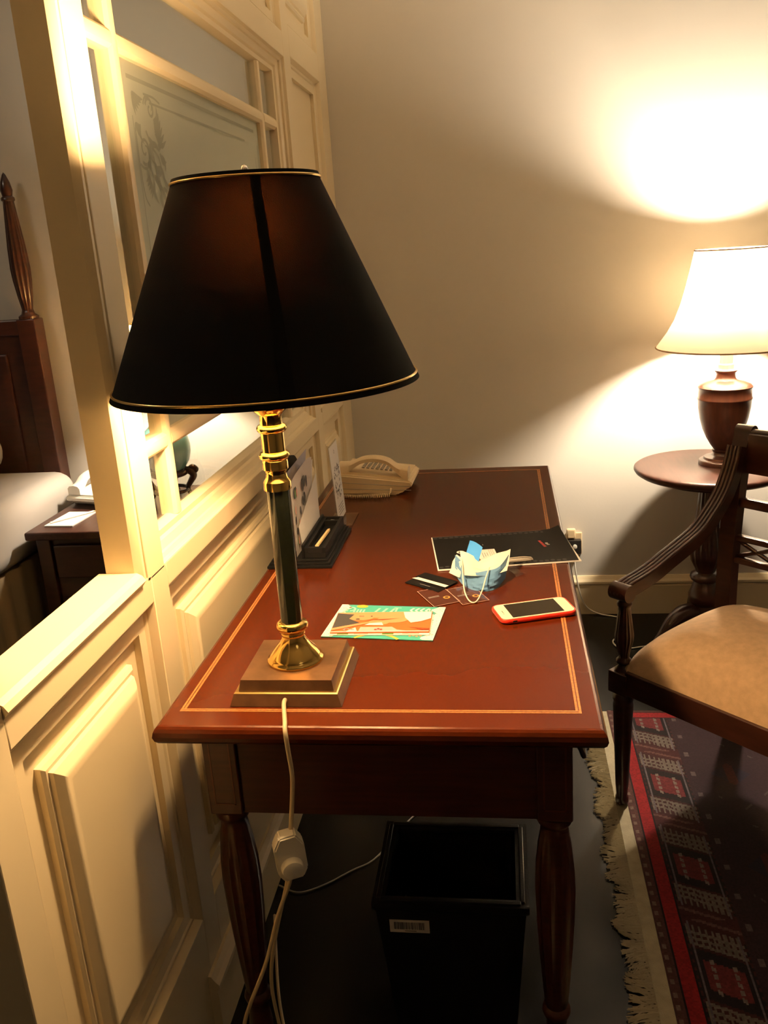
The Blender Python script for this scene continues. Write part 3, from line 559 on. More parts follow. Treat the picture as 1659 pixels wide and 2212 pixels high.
fp = obj('front_panel', stack(nb(), [(0.0672, 0.0328, 0.0105, 0.0070), (0.0672, 0.0328, 0.0105, 0.0098)]), 'phone_white', t)
deco(fp, 'screen', [rect(-0.0475, 0.0475, -0.0292, 0.0292)], 0.0100, 'screen'); deco(fp, 'cream_plastic', [arcband(0.0572, 0, 0.0042, 0.0048, 0, 359, 20)], 0.0100, 'home_button')
deco(fp, 'dark_plastic', [rect(-0.0585, -0.0572, -0.005, 0.005), disc(-0.058, -0.009, 0.0012, 8)], 0.0100, 'earpiece')
obj('side_button', box(nb(), -0.050, -0.042, -0.0364, -0.0352, 0.0035, 0.0070, 0.0004), 'dark_plastic', t)

# ------------------------------------------------------------------ surgical mask
t = thing('face_mask', 'crumpled blue surgical face mask standing on the desk', 'face mask', (0.462, 0.545, ZD+0.0008))
bot = smooth_path([(-0.050, 0.030, 0.008), (-0.032, -0.012, 0.001), (-0.010, -0.036, 0.0), (0.012, -0.043, 0.0), (0.034, -0.028, 0.001), (0.050, 0.010, 0.006)], 6)
topc = smooth_path([(-0.050, 0.058, 0.040), (-0.024, 0.034, 0.022), (-0.008, 0.004, 0.022), (0.012, -0.010, 0.030), (0.038, 0.000, 0.034), (0.060, 0.060, 0.040)], 6)
def mask_sheet(off, amp=0.0016):
    bm = nb(); n = len(bot); V = []
    for i in range(n):
        row = []
        for j in range(9):
            s = j/8; p_ = bot[i].lerp(topc[i], s); bul = math.sin(math.pi*s)*0.010
            q = Vector((p_.x, p_.y-bul*(0.4+0.6*math.sin(math.pi*i/(n-1))), p_.z)) + Vector((0, -1, 0.3))*amp*math.sin(j*2.4+i*0.7) + Vector((0, off, off*0.3))
            q.z = max(q.z, 0.0002+max(0, off)); row.append(bm.verts.new(q))
        V.append(row)
    for i in range(n-1):
        for j in range(8): bm.faces.new((V[i][j], V[i+1][j], V[i+1][j+1], V[i][j+1]))
    return bm
ml = obj('outer_layer', mask_sheet(0.0), 'mask_blue', t); 
bm = nb(); n = 12; V = []
for i in range(n+1):
    u = i/n; a = Vector((-0.030+0.084*u, -0.006-0.022*math.sin(math.pi*u)+0.010*u, 0.020+0.006*u)); b = Vector((-0.040+0.102*u, 0.060-0.012*math.sin(math.pi*u)+0.006*u, 0.036+0.012*abs(2*u-0.9)**1.5+0.003*math.sin(11*u)))
    V.append([bm.verts.new(a.lerp(b, j/5)+Vector((0, 0, 0.002*math.sin(3*j+4*u)-0.006*math.sin(math.pi*j/5)))) for j in range(6)])
for i in range(n):
    for j in range(5): bm.faces.new((V[i][j], V[i+1][j], V[i+1][j+1], V[i][j+1]))
obj('inner_layer', bm, 'mask_white', t)
bm = nb(); V = [[bm.verts.new(Vector((-0.034, 0.052, 0.024)).lerp(Vector((-0.006, 0.030, 0.022)), u)*(1-v)+Vector((-0.020, 0.088, 0.060)).lerp(Vector((0.006, 0.064, 0.052)), u)*v+Vector((0, 0, 0.003*math.sin(3*u)))) for v in (0, .33, .66, 1)] for u in (0, .25, .5, .75, 1)]
for i in range(4):
    for j in range(3): bm.faces.new((V[i][j], V[i+1][j], V[i+1][j+1], V[i][j+1]))
obj('folded_flap', bm, 'mask_blue_flap', t, label='bright blue folded corner of the mask')
bm = nb(); V = [[bm.verts.new(Vector((-0.062, 0.030, 0.012)).lerp(Vector((-0.040, 0.006, 0.010)), u)*(1-v)+Vector((-0.048, 0.064, 0.040)).lerp(Vector((-0.034, 0.052, 0.034)), u)*v+Vector((0.0015*math.sin(9*v), 0, 0.0015*math.sin(11*v)))) for v in (0, .2, .4, .6, .8, 1)] for u in (0, .33, .66, 1)]
for i in range(3):
    for j in range(5): bm.faces.new((V[i][j], V[i+1][j], V[i+1][j+1], V[i][j+1]))
obj('pleated_edge', bm, 'mask_elastic', t)
obj('ear_loop', tube(nb(), [(-0.036, 0.050, 0.036), (-0.034, 0.020, 0.030), (-0.031, -0.030, 0.020), (-0.026, -0.072, 0.010), (-0.016, -0.097, 0.0025), (-0.004, -0.097, 0.0025), (0.006, -0.070, 0.012), (0.013, -0.040, 0.026), (0.020, -0.010, 0.037)], 0.0013, 8, 8), 'mask_elastic', t)
# ------------------------------------------------------------------ stationery rack
RZ = ZD+0.0006
t = thing('stationery_rack', 'black wooden stationery rack with stepped base and pen tray', 'stationery rack', (0.075, 0.776, RZ))
wr = lambda n, b, m='black_board', **k: wobj(n, b, m, t, **k)
bm = nb(); 
for k in range(3): box(bm, 0.004+0.004*k, 0.146-0.005*k, 0.645+0.005*k, 0.908-0.005*k, RZ+0.0055*k, RZ+0.0055*(k+1), 0.0008)
wr('base', bm)
arch = [(0.662, RZ+0.0165), (0.890, RZ+0.0165), (0.890, RZ+0.120)] + [(0.822+0.068*math.cos(R(a)), RZ+0.140+0.068*math.sin(R(a))) for a in range(0, 181, 12)] + [(0.74, RZ+0.10), (0.70, RZ+0.09), (0.662, RZ+0.085)]
wr('back_board', extr(nb(), arch, 'x', 0.030, 0.037))
arch2 = [(0.700, RZ+0.0165), (0.896, RZ+0.0165), (0.896, RZ+0.080), (0.880, RZ+0.100), (0.845, RZ+0.104), (0.800, RZ+0.085), (0.76, RZ+0.050), (0.700, RZ+0.046)]
wr('middle_board', extr(nb(), [(0.664, RZ+0.0165), (0.894, RZ+0.0165), (0.894, RZ+0.085), (0.880, RZ+0.094), (0.83, RZ+0.094), (0.664, RZ+0.060)], 'x', 0.048, 0.053))
wr('front_board', box(nb(), 0.079, 0.084, 0.662, 0.892, RZ+0.0165, RZ+0.047, 0.0008))
tr = nb(); box(tr, 0.084, 0.131, 0.664, 0.892, RZ+0.0165, RZ+0.028, 0.0008)
for a, b, c, d in ((0.084, 0.092, 0.664, 0.892), (0.124, 0.131, 0.664, 0.892), (0.092, 0.124, 0.664, 0.674), (0.092, 0.124, 0.856, 0.864), (0.092, 0.124, 0.886, 0.892)): box(tr, a, b, c, d, RZ+0.028, RZ+0.040, 0.0006)
wr('pen_tray', tr)
tp = nb(); tube(tp, [(0.106, 0.684, 0), (0.111, 0.845, 0)], 0.0042, 6, 0)
o = thing('pencil', 'short natural wood pencil lying in the rack tray', 'pencil', (0.108, 0.76, RZ+0.0324))
obj('shaft', tube(nb(), [(-0.003, -0.062, 0), (0.0022, 0.046, 0)], 0.0042, 6, 0), 'pencil', o, smooth=False); obj('point', tube(nb(), [(0.0022, 0.046, 0), (0.0030, 0.060, 0)], [0.0042, 0.0006], 6, 0), 'pencil', o)
for k in range(5):
    cx, cy, a, dz = 0.108+0.005*math.sin(k*2.2), 0.875+0.0035*math.cos(k*3.1), k*0.7, 0.0012*k
    P = [Vector((x*math.cos(a)-y*math.sin(a), x*math.sin(a)+y*math.cos(a), 0)) for x, y in ((-0.008, 0.003), (0.008, 0.003), (0.0105, 0), (0.008, -0.003), (-0.010, -0.003), (-0.012, 0.0002), (-0.008, 0.0018), (0.005, 0.0018))]
    c_ = obj('paper_clip', tube(nb(), P, 0.0006, 5, 3), 'chrome', loc=(cx, cy, RZ+0.0290+dz)); tag(c_, 'silver paper clip heaped at the end of the rack tray', 'paper clip', 'paper clips in the rack tray')
def curved_sheet(y0, y1, z0, z1, x0, lean, curl, n=8, tilt=0.0, roundtop=0.0):
    bm = nb(); V = []
    for i in range(n+1):
        row = []
        for j in range(n+1):
            u, v = i/n, j/n; zt = z1+tilt*(u-0.5)-roundtop*(2*u-1)**4
            row.append(bm.verts.new((x0+lean*v+curl*(v**2)*(u-0.2), y0+(y1-y0)*u, z0+(zt-z0)*v)))
        V.append(row)
    for i in range(n):
        for j in range(n): bm.faces.new((V[i][j], V[i+1][j], V[i+1][j+1], V[i][j+1]))
    o = bmesh.ops.solidify(bm, geom=list(bm.faces), thickness=0.0007); return bm
zb = RZ+0.0175
tag(obj('notepaper', curved_sheet(0.690, 0.886, zb, zb+0.098, 0.076, -0.004, 0.004, tilt=0.070), 'paper'), 'white notepaper standing in the front slot of the rack', 'paper')
mg = tag(obj('magazine', curved_sheet(0.668, 0.850, zb, zb+0.180, 0.066, 0.002, 0.010, roundtop=0.01, tilt=0.02), 'paper_print'), 'printed leaflet with dark and green pictures curling out of the rack', 'leaflet')
bm = nb()
for k in range(13):
    yy = random.uniform(0.685, 0.835); z_ = random.uniform(zb+0.05, zb+0.155); v = (z_-zb)/0.18; u = (yy-0.668)/0.182
    x_ = 0.066+0.002*v+0.010*v*v*(u-0.2)+0.0016; ry, rz = random.uniform(0.006, 0.013), random.uniform(0.006, 0.017)
    bm.faces.new([bm.verts.new((x_, yy+ry*math.cos(2*math.pi*q/9), z_+rz*math.sin(2*math.pi*q/9))) for q in range(9)])
obj('picture', bm, 'ink_dark', mg, smooth=False)['kind'] = 'stuff'
for m_, n_ in (('leaf_ink', 4), ('ink_pink', 4)):
    bm = nb()
    for k in range(n_):
        yy = random.uniform(0.675, 0.70)+0.02*(k % 2); z_ = zb+0.03+0.035*k; v = (z_-zb)/0.18; u = (yy-0.668)/0.182; x_ = 0.066+0.002*v+0.010*v*v*(u-0.2)+0.0020
        bm.faces.new([bm.verts.new((x_, yy+0.006*math.cos(2*math.pi*q/7), z_+0.010*math.sin(2*math.pi*q/7))) for q in range(7)])
    obj('picture', bm, m_, mg, smooth=False)['kind'] = 'stuff'
tag(obj('leaflet', curved_sheet(0.668, 0.77, zb, zb+0.178, 0.0545, 0.002, 0.004, tilt=0.03, roundtop=0.02), 'paper_smoke'), 'smoky pink curled leaflet at the near end of the rack', 'leaflet')
tag(obj('envelope', curved_sheet(0.74, 0.885, zb, zb+0.182, 0.040, 0.006, 0.014, tilt=0.02), 'paper_lilac'), 'grey lilac envelope with a curled top standing in the rack', 'envelope')
tag(obj('brochure', curved_sheet(0.71, 0.888, zb, zb+0.160, 0.0575, 0.004, 0.010, tilt=0.012), 'paper'), 'pale folded brochure standing behind the printed leaflet in the rack', 'brochure')

# ------------------------------------------------------------------ acrylic sign
t = thing('sign_stand', 'clear acrylic sign holder with a printed white sheet on the desk', 'sign stand', (0.110, 0.990, ZD+0.0006))
bm = nb(); box(bm, -0.030, 0.032, -0.054, 0.054, 0.0, 0.0022)
obj('foot', bm, 'acrylic', t, smooth=False)
UP = Matrix.Rotation(R(-3.0), 4, 'Y')
def leaning(bm): bmesh.ops.transform(bm, matrix=UP, verts=bm.verts); return bm
obj('upright', leaning(box(nb(), -0.0032, -0.0010, -0.053, 0.053, 0.0025, 0.198)), 'acrylic', t, smooth=False)
ins = obj('insert', leaning(box(nb(), -0.0008, -0.0002, -0.051, 0.051, 0.006, 0.195)), 'paper', t, smooth=False)
def on_sheet(polys, m, nm='print'):
    bm = nb()
    for p_ in polys: bm.faces.new([bm.verts.new((0.0002, a, b)) for a, b in p_])
    obj(nm, leaning(bm), m, ins, smooth=False)
tri = []
for k in range(64):
    a, b = random.uniform(-0.032, 0.034), random.uniform(0.060, 0.140); s = random.uniform(0.003, 0.0075); r0 = random.uniform(0, 6.28)
    if abs(a) < 0.012 and abs(b-0.1) < 0.014: continue
    tri.append([(a+s*math.cos(r0), b+s*math.sin(r0)), (a+s*0.6*math.cos(r0+2.1), b+s*math.sin(r0+2.1)), (a+s*math.cos(r0+3.6), b+s*0.6*math.sin(r0+3.6))])
on_sheet(tri, 'ink_dark'); on_sheet([arcband(0.0, 0.176, 0.003, 0.005, 0, 359, 14)], 'ink_grey', 'emblem')
on_sheet([rect(-0.030, 0.030, 0.020+0.007*k, 0.0225+0.007*k) for k in range(4)], 'ink_grey', 'lettering')

# ------------------------------------------------------------------ desk telephone
def telephone(name, label, loc, rz, m='cream_plastic', s=1.0):
    t = thing(name, label, 'telephone', loc, rz)
    side = [(-0.105, 0.014), (-0.100, 0.004), (0.060, 0.0), (0.074, 0.012), (0.098, 0.020), (0.104, 0.028), (0.100, 0.038), (-0.100, 0.062), (-0.106, 0.054)]
    bm = nb(); extr(bm, [(u*s, v*s) for u, v in side], 'y', -0.085*s, 0.085*s); bmesh.ops.bevel(bm, geom=[e_ for e_ in bm.edges], offset=0.004*s, segments=3, affect='EDGES')
    body = obj('body', bm, m, t)
    for h in (0.0, 0.018):
        bm = nb(); tube(bm, [(-0.106*s, -0.0855*s, (0.040-h)*s), (0.100*s, -0.0855*s, (0.024-h*0.55)*s)], 0.0009*s, 5, 0); obj('groove', bm, 'grey_plastic', body)
    # raised bed under the handset, and keypad
    bm = nb(); extr(bm, [(-0.090*s, 0.058*s), (0.092*s, 0.036*s), (0.092*s, 0.044*s), (-0.090*s, 0.068*s)], 'y', -0.070*s, 0.078*s); obj('faceplate', bm, m, t)
    kp = nb()
    for i in range(7):
        for j in range(5): x_ = (-0.042+0.013*i)*s; box(kp, x_-0.004*s, x_+0.004*s, (-0.018+0.016*j)*s, (-0.008+0.016*j)*s, (0.056-0.0013*i)*s, (0.066-0.0017*i)*s, 0.001*s)
    obj('keypad', kp, 'grey_plastic', t)
    # handset lying lengthwise on the near side
    hp = smooth_path([(-0.098*s, 0, 0.070*s), (-0.066*s, 0, 0.078*s), (-0.035*s, 0, 0.092*s), (0.0, 0, 0.095*s), (0.035*s, 0, 0.087*s), (0.062*s, 0, 0.066*s), (0.092*s, 0, 0.053*s)], 5)
    bm = nb(); n = len(hp); L = []
    for i, p_ in enumerate(hp):
        u = i/(n-1); e_ = abs(2*u-1)**3; hw = (0.019+0.007*e_)*s; th = (0.010+0.010*e_)*s
        pr = [(-hw, -th*(0.4+0.8*e_)), (-hw, th*0.5), (-hw*0.7, th*0.9), (0, th*1.05), (hw*0.7, th*0.9), (hw, th*0.5), (hw, -th*(0.4+0.8*e_))]
        L.append([bm.verts.new((p_.x, -0.052*s+a, p_.z+b)) for a, b in pr])
    for a, b in zip(L, L[1:]):
        for k in range(7): bm.faces.new((a[k], a[(k+1) % 7], b[(k+1) % 7], b[k]))
    bm.faces.new(L[0]); bm.faces.new(list(reversed(L[-1])))
    obj('handset', bm, m, t, angle=50)
    P = []
    for k in range(150):
        u = k/149; b_ = Vector((0.045*s-0.150*s*u, -0.100*s-0.012*s*math.sin(math.pi*u), 0.0062*s)); a = k*1.25
        P.append(b_+Vector((0, 0.0045*s*math.cos(a), 0.0045*s*math.sin(a))))
    bm = nb(); tube(bm, P, 0.0014*s, 5, 0); tube(bm, [(0.045*s, -0.086*s, 0.020*s), (0.046*s, -0.094*s, 0.016*s), (0.045*s, -0.099*s, 0.010*s)], 0.0026*s, 6, 4); obj('coiled_cord', bm, m, t)
    return t
telephone('telephone', 'beige corded telephone at the far corner of the desk', (0.166, 1.287, ZD+0.0006), R(-2))

# ------------------------------------------------------------------ waste bin
t = thing('waste_bin', 'black square waste bin with a barcode label under the desk', 'bin', (0.405, 0.258, 0.0))
HB, TB = 0.312, 0.006
def bin_wall(bm, sx, w0, w1, d0, d1): pass
bm = nb()
outer = [[bm.verts.new((0.405+sx*w_, 0.258+sy*d_, z)) for sx, sy in ((-1, -1), (1, -1), (1, 1), (-1, 1))] for w_, d_, z in ((0.105, 0.088, 0.0), (0.128, 0.106, HB-0.02), (0.134, 0.112, HB-0.012), (0.134, 0.112, HB), (0.112, 0.092, HB), (0.110, 0.090, HB-0.01), (0.092, 0.078, 0.012))]
for a, b in zip(outer, outer[1:]):
    for k in range(4): bm.faces.new((a[k], a[(k+1) % 4], b[(k+1) % 4], b[k]))
bm.faces.new(outer[0]); bm.faces.new(outer[-1])
bw = wobj('body', bm, 'black_leather', t, angle=20)
wobj('rim', torus(nb(), 0, 0, 0) if False else (lambda b_: [box(b_, 0.405+sx*0.123-(0.004 if sx else 0.120), 0.405+sx*0.123+(0.004 if sx else 0.120), 0.258+sy*0.102-(0.004 if sy else 0.100), 0.258+sy*0.102+(0.004 if sy else 0.100), HB-0.001, HB+0.0035, 0.0012) for sx, sy in ((1, 0), (-1, 0), (0, 1), (0, -1))] and b_)(nb()), 'black_leather', t)
bm = nb(); liner = []
for i in range(40):
    a = 2*math.pi*i/40; c_, s_ = math.cos(a), math.sin(a); q = max(abs(c_), abs(s_))
    liner.append([bm.verts.new((0.405+0.107*c_/q*(1-0.02*k)+random.uniform(-.002, .002), 0.258+0.087*s_/q*(1-0.02*k)+random.uniform(-.002, .002), HB-0.004-0.04*k)) for k in range(4)])
for i in range(40):
    for k in range(3): bm.faces.new((liner[i][k], liner[(i+1) % 40][k], liner[(i+1) % 40][k+1], liner[i][k+1]))
wobj('liner', bm, 'screen', t, label='glossy black bin liner')
lb = nb(); ang = math.atan2(0.018, HB-0.02)
def on_bin(u, z, o=0.0006): return (0.405+u, 0.258-(0.088+0.018*z/(HB-0.02))-o, z)
def bq(u0, u1, za, zb_, o): return [on_bin(u0, za, o), on_bin(u1, za, o), on_bin(u1, zb_, o), on_bin(u0, zb_, o)]
lb.faces.new([lb.verts.new(v) for v in bq(-0.106, -0.037, 0.246, 0.274, 0.0006)]); l_ = wobj('barcode_label', lb, 'paper_print', t, smooth=False, label='white barcode label')
lb = nb(); u = -0.098
while u < -0.046:
    w_ = random.choice((0.0006, 0.0010, 0.0016)); lb.faces.new([lb.verts.new(v) for v in bq(u, u+w_, 0.253, 0.269, 0.0010)]); u += w_+random.choice((0.0006, 0.0009, 0.0014))
lb.faces.new([lb.verts.new(v) for v in bq(-0.080, -0.060, 0.249, 0.2505, 0.0010)])
obj('bars', lb, 'ink_dark', l_, smooth=False)

# ------------------------------------------------------------------ round side table and its lamp
TX, TY, TZ = 1.176, 1.80, 0.640
t = thing('side_table', 'round mahogany pedestal side table against the back wall', 'table', (TX, TY, 0))
obj('table_top', lathe(nb(), [(0.0, TZ-0.030), (0.205, TZ-0.030), (0.222, TZ-0.028), (0.234, TZ-0.020), (0.239, TZ-0.012), (0.238, TZ-0.006), (0.232, TZ-0.002), (0.222, TZ-0.0015), (0.218, TZ), (0.0, TZ)], 96), 'table_wood', t)
obj('apron_ring', lathe(nb(), [(0.16, TZ-0.050), (0.165, TZ-0.045), (0.165, TZ-0.029)], 64), 'dark_wood', t)
obj('pedestal', lathe(nb(), [(0.050, TZ-0.030), (0.050, TZ-0.055), (0.034, TZ-0.062), (0.032, TZ-0.09), (0.036, 0.50), (0.042, 0.44), (0.052, 0.38), (0.056, 0.345), (0.050, 0.310), (0.036, 0.285), (0.032, 0.272), (0.047, 0.262), (0.050, 0.252), (0.046, 0.243), (0.036, 0.236), (0.044, 0.215), (0.052, 0.190), (0.052, 0.165), (0.045, 0.155), (0.050, 0.140), (0.050, 0.08), (0.030, 0.06)], 64, (0, 0), 14, 0.12, (0.31, 0.56)), 'dark_wood', t)
for k in range(3):
    a = R(-150+120*k); P = [Vector((r_*math.cos(a), r_*math.sin(a), z_)) for r_, z_ in ((0.03, 0.12), (0.08, 0.135), (0.13, 0.115), (0.175, 0.065), (0.215, 0.022), (0.235, 0.020))]
    obj('leg', tube(nb(), P, [0.034, 0.032, 0.026, 0.021, 0.018, 0.017], 12, 6), 'dark_wood', t)
BX, BY = 1.216, 1.815
t = thing('table_lamp', 'lit table lamp with mahogany urn body and cream bell shade', 'lamp', (BX, BY, TZ+0.0005))
q = lambda pr: [(r_, z_-0.640) for r_, z_ in pr]
obj('base', lathe(nb(), q([(0.0, 0.640), (0.072, 0.640), (0.072, 0.652), (0.069, 0.655), (0.058, 0.657), (0.056, 0.664), (0.036, 0.668), (0.030, 0.672), (0.028, 0.680)]), 56), 'lamp_wood', t)
obj('urn', lathe(nb(), q([(0.028, 0.679), (0.0305, 0.682), (0.0305, 0.688), (0.028, 0.690), (0.038, 0.704), (0.052, 0.728), (0.064, 0.755), (0.074, 0.790), (0.080, 0.825), (0.0815, 0.850), (0.0835, 0.8525), (0.0835, 0.8565), (0.0815, 0.859), (0.0805, 0.886), (0.0830, 0.8885), (0.0830, 0.8925), (0.0800, 0.895), (0.0775, 0.8985), (0.060, 0.906), (0.040, 0.911), (0.034, 0.914), (0.030, 0.920), (0.0285, 0.930), (0.030, 0.937), (0.034, 0.940), (0.034, 0.944)]), 64), 'lamp_wood', t)
obj('socket', lathe(nb(), q([(0.034, 0.944), (0.030, 0.9445), (0.024, 0.948), (0.024, 0.962), (0.020, 0.965), (0.020, 1.13), (0.0, 1.131)]), 32), 'white_plastic', t)
sp = [(0.214, 1.020), (0.207, 1.030), (0.182, 1.065), (0.160, 1.105), (0.142, 1.155), (0.128, 1.210), (0.116, 1.265), (0.107, 1.312)]
s2 = obj('lamp_shade', lathe(nb(), q(sp), 96, caps=False), 'shade_cream', t, label='cream bell-shaped fabric shade')
obj('shade_trim', torus(nb(), 0.214, 0.0025, 1.020-0.640, seg=96), 'velvet', s2); obj('shade_trim', torus(nb(), 0.107, 0.0022, 1.312-0.640, seg=72), 'velvet', s2)
bm = nb()
for k in range(3): a = R(30+120*k); tube(bm, [(0.012*math.cos(a), 0.012*math.sin(a), 1.292-.64), (0.106*math.cos(a), 0.106*math.sin(a), 1.308-.64)], 0.0016, 6, 0)
tube(bm, [(0.0, 0.02, 1.00-.64), (0.0, 0.055, 1.06-.64), (0, 0.058, 1.20-.64), (0, 0.0, 1.29-.64), (0, -0.055, 1.20-.64), (0, -0.055, 1.06-.64), (0, -0.02, 1.00-.64)], 0.0016, 6, 6)
obj('harp', bm, 'brass', t)
obj('bulb', lathe(nb(), q([(0.0, 1.142), (0.014, 1.143), (0.018, 1.155), (0.030, 1.185), (0.034, 1.215), (0.030, 1.243), (0.014, 1.260), (0.0, 1.263)]), 24), 'bulb_table', t)
# cord of the lamp hanging to the floor by the wall
# ------------------------------------------------------------------ wall socket
t = thing('wall_socket', 'wall socket with a plugged adaptor low on the back wall', 'socket', (0.752, YB, 0.296))
obj('plate', box(nb(), -0.019, 0.040, -0.010, -0.0005, -0.055, 0.030, 0.003), 'cream_plastic', t); obj('box_cover', box(nb(), -0.018, 0.016, -0.030, -0.010, 0.012, 0.050, 0.006), 'cream_plastic', t)
obj('adaptor', box(nb(), -0.014, 0.036, -0.034, -0.010, -0.046, 0.008, 0.004), 'dark_plastic', t); obj('knob', lathe(nb(), [(0.0, 0.0), (0.008, 0.0), (0.008, 0.006), (0.0, 0.008)], 20), 'white_plastic', t, loc=(0.012, -0.034, -0.016), rot=(R(90), 0, 0))
obj('cable', tube(nb(), [(0.010, -0.028, -0.045), (0.014, -0.034, -0.11), (0.030, -0.034, -0.20), (0.055, -0.028, -0.260), (0.10, -0.03, -0.288), (0.17, -0.055, -0.293), (0.21, -0.10, -0.293), (0.17, -0.20, -0.293), (0.125, -0.26, -0.293), (0.15, -0.32, -0.293), (0.24, -0.30, -0.293)], 0.0028, 8, 8), 'white_plastic', t)
tag(obj('floor_cable', tube(nb(), [(-0.02, 0.540, 0.006), (0.03, 0.522, 0.004), (0.083, 0.549, 0.004), (0.14, 0.60, 0.004), (0.192, 0.65, 0.004), (0.26, 0.80, 0.004), (0.40, 1.0, 0.004)], 0.0020, 8, 8), 'grey_plastic'), 'thin white cable running over the dark floor under the desk', 'cable')

# ------------------------------------------------------------------ armchair
CA = math.atan2(-0.716, 0.698)
C = thing('armchair', 'dark wood armchair with reeded arms and a tan velvet seat', 'chair', (0.786, 0.877, 0.0098), CA)
CW = 0.50
def mirror_pair(fn):
    for x in (0.0, CW): fn(x)
def front_leg(x):
    obj('leg', lathe(nb(), [(0.015, 0.0), (0.017, 0.006), (0.016, 0.016), (0.0135, 0.022), (0.016, 0.05), (0.0225, 0.23), (0.0245, 0.275), (0.022, 0.285), (0.0255, 0.292), (0.0255, 0.300), (0.021, 0.308), (0.021, 0.318)], 36, (x, 0)), 'dark_wood', C)
    obj('corner_block', box(nb(), x-0.026, x+0.026, -0.026, 0.026, 0.312, 0.368, 0.002), 'dark_wood', C)
    obj('arm_support', lathe(nb(), [(0.021, 0.367), (0.021, 0.372), (0.014, 0.378), (0.012, 0.384), (0.018, 0.390), (0.018, 0.396), (0.0125, 0.402), (0.015, 0.415), (0.0225, 0.445), (0.0235, 0.460), (0.021, 0.480), (0.0155, 0.520), (0.014, 0.532), (0.018, 0.537), (0.018, 0.542), (0.013, 0.548), (0.013, 0.560), (0.016, 0.568)], 48, (x, 0), 14, 0.14, (0.41, 0.53)), 'dark_wood', C)
    prof = [(-0.022, 0.567), (-0.026, 0.575), (0.0, 0.590), (0.05, 0.597), (0.10, 0.606), (0.15, 0.620), (0.20, 0.633), (0.27, 0.654), (0.32, 0.685), (0.37, 0.728), (0.405, 0.785), (0.425, 0.84)]
    P = smooth_path([(x, a, b) for a, b in prof], 5)
    bm = nb(); L = []
    for i, p_ in enumerate(P):
        tt = (P[min(i+1, len(P)-1)]-P[max(i-1, 0)]).normalized(); nn = Vector((0, -tt.z, tt.y)); th = 0.031 if i > 6 else 0.018+0.0012*i
        L.append([bm.verts.new(p_+Vector((sx*0.023, 0, 0))+nn*d) for sx, d in ((-0.9, -th), (-0.9, 0), (0.9, 0), (0.9, -th))])
    for a, b in zip(L, L[1:]):
        for k in range(4): bm.faces.new((a[k], a[(k+1) % 4], b[(k+1) % 4], b[k]))
    bm.faces.new(L[0]); bm.faces.new(list(reversed(L[-1])))
    bm2 = bm; lathe_sc = nb()
    arm = obj('arm', bm, 'dark_wood', C, angle=50)
    for off in (-0.0150, -0.0050, 0.0050, 0.0150): obj('reed', tube(nb(), [p_+Vector((off, 0, 0)) + Vector((0, 0, -0.0005)) for p_ in P], 0.0053, 8, 0), 'dark_wood', arm)
    sc = nb(); tube(sc, [(x-0.0245, -0.010, 0.572), (x+0.0245, -0.010, 0.572)], 0.021, 24, 0); obj('scroll', sc, 'dark_wood', arm)
mirror_pair(front_leg)
def rear(x):
    P = smooth_path([(x, 0.50, 0.0), (x, 0.455, 0.18), (x, 0.425, 0.35), (x, 0.420, 0.45), (x, 0.428, 0.62), (x, 0.448, 0.78), (x, 0.475, 0.872)], 5); bm = nb(); L = []
    for p_ in P: L.append([bm.verts.new(p_+Vector((sx*0.021, sy*0.017, 0))) for sx, sy in ((-1, -1), (1, -1), (1, 1), (-1, 1))])
    for a, b in zip(L, L[1:]):
        for k in range(4): bm.faces.new((a[k], a[(k+1) % 4], b[(k+1) % 4], b[k]))
    bm.faces.new(L[0]); bm.faces.new(list(reversed(L[-1])))
    st = obj('rear_post', bm, 'dark_wood', C)
    sc = nb(); tube(sc, [(x-0.023, 0.474, 0.868), (x+0.023, 0.474, 0.868)], 0.017, 20, 0); obj('scroll', sc, 'dark_wood', st)
mirror_pair(rear)
obj('seat_rail', box(nb(), 0.02, CW-0.02, -0.022, 0.006, 0.316, 0.376, 0.002), 'dark_wood', C); obj('seat_rail', box(nb(), 0.02, CW-0.02, 0.412, 0.432, 0.318, 0.366, 0.002), 'dark_wood', C)
for x in (0.0, CW): obj('seat_rail', box(nb(), x-0.014, x+0.014, 0.02, 0.418, 0.318, 0.366, 0.002), 'dark_wood', C)
bm = nb(); n = 26; V = []
for i in range(n+1):
    row = []
    for j in range(n+1):
        a, b = 2*i/n-1, 2*j/n-1; r_ = 1.0
        x_ = CW/2+a*(CW/2+0.006); y_ = 0.200+b*0.222
        hgt = (1-abs(a)**4.5)**0.5*(1-abs(b)**4.5)**0.5
        row.append(bm.verts.new((x_-0.006*a*(1-hgt), y_-0.006*b*(1-hgt), 0.364+0.098*hgt+0.026*(1-a*a)*(1-b*b))))
    V.append(row)
for i in range(n):
    for j in range(n): bm.faces.new((V[i][j], V[i+1][j], V[i+1][j+1], V[i][j+1]))
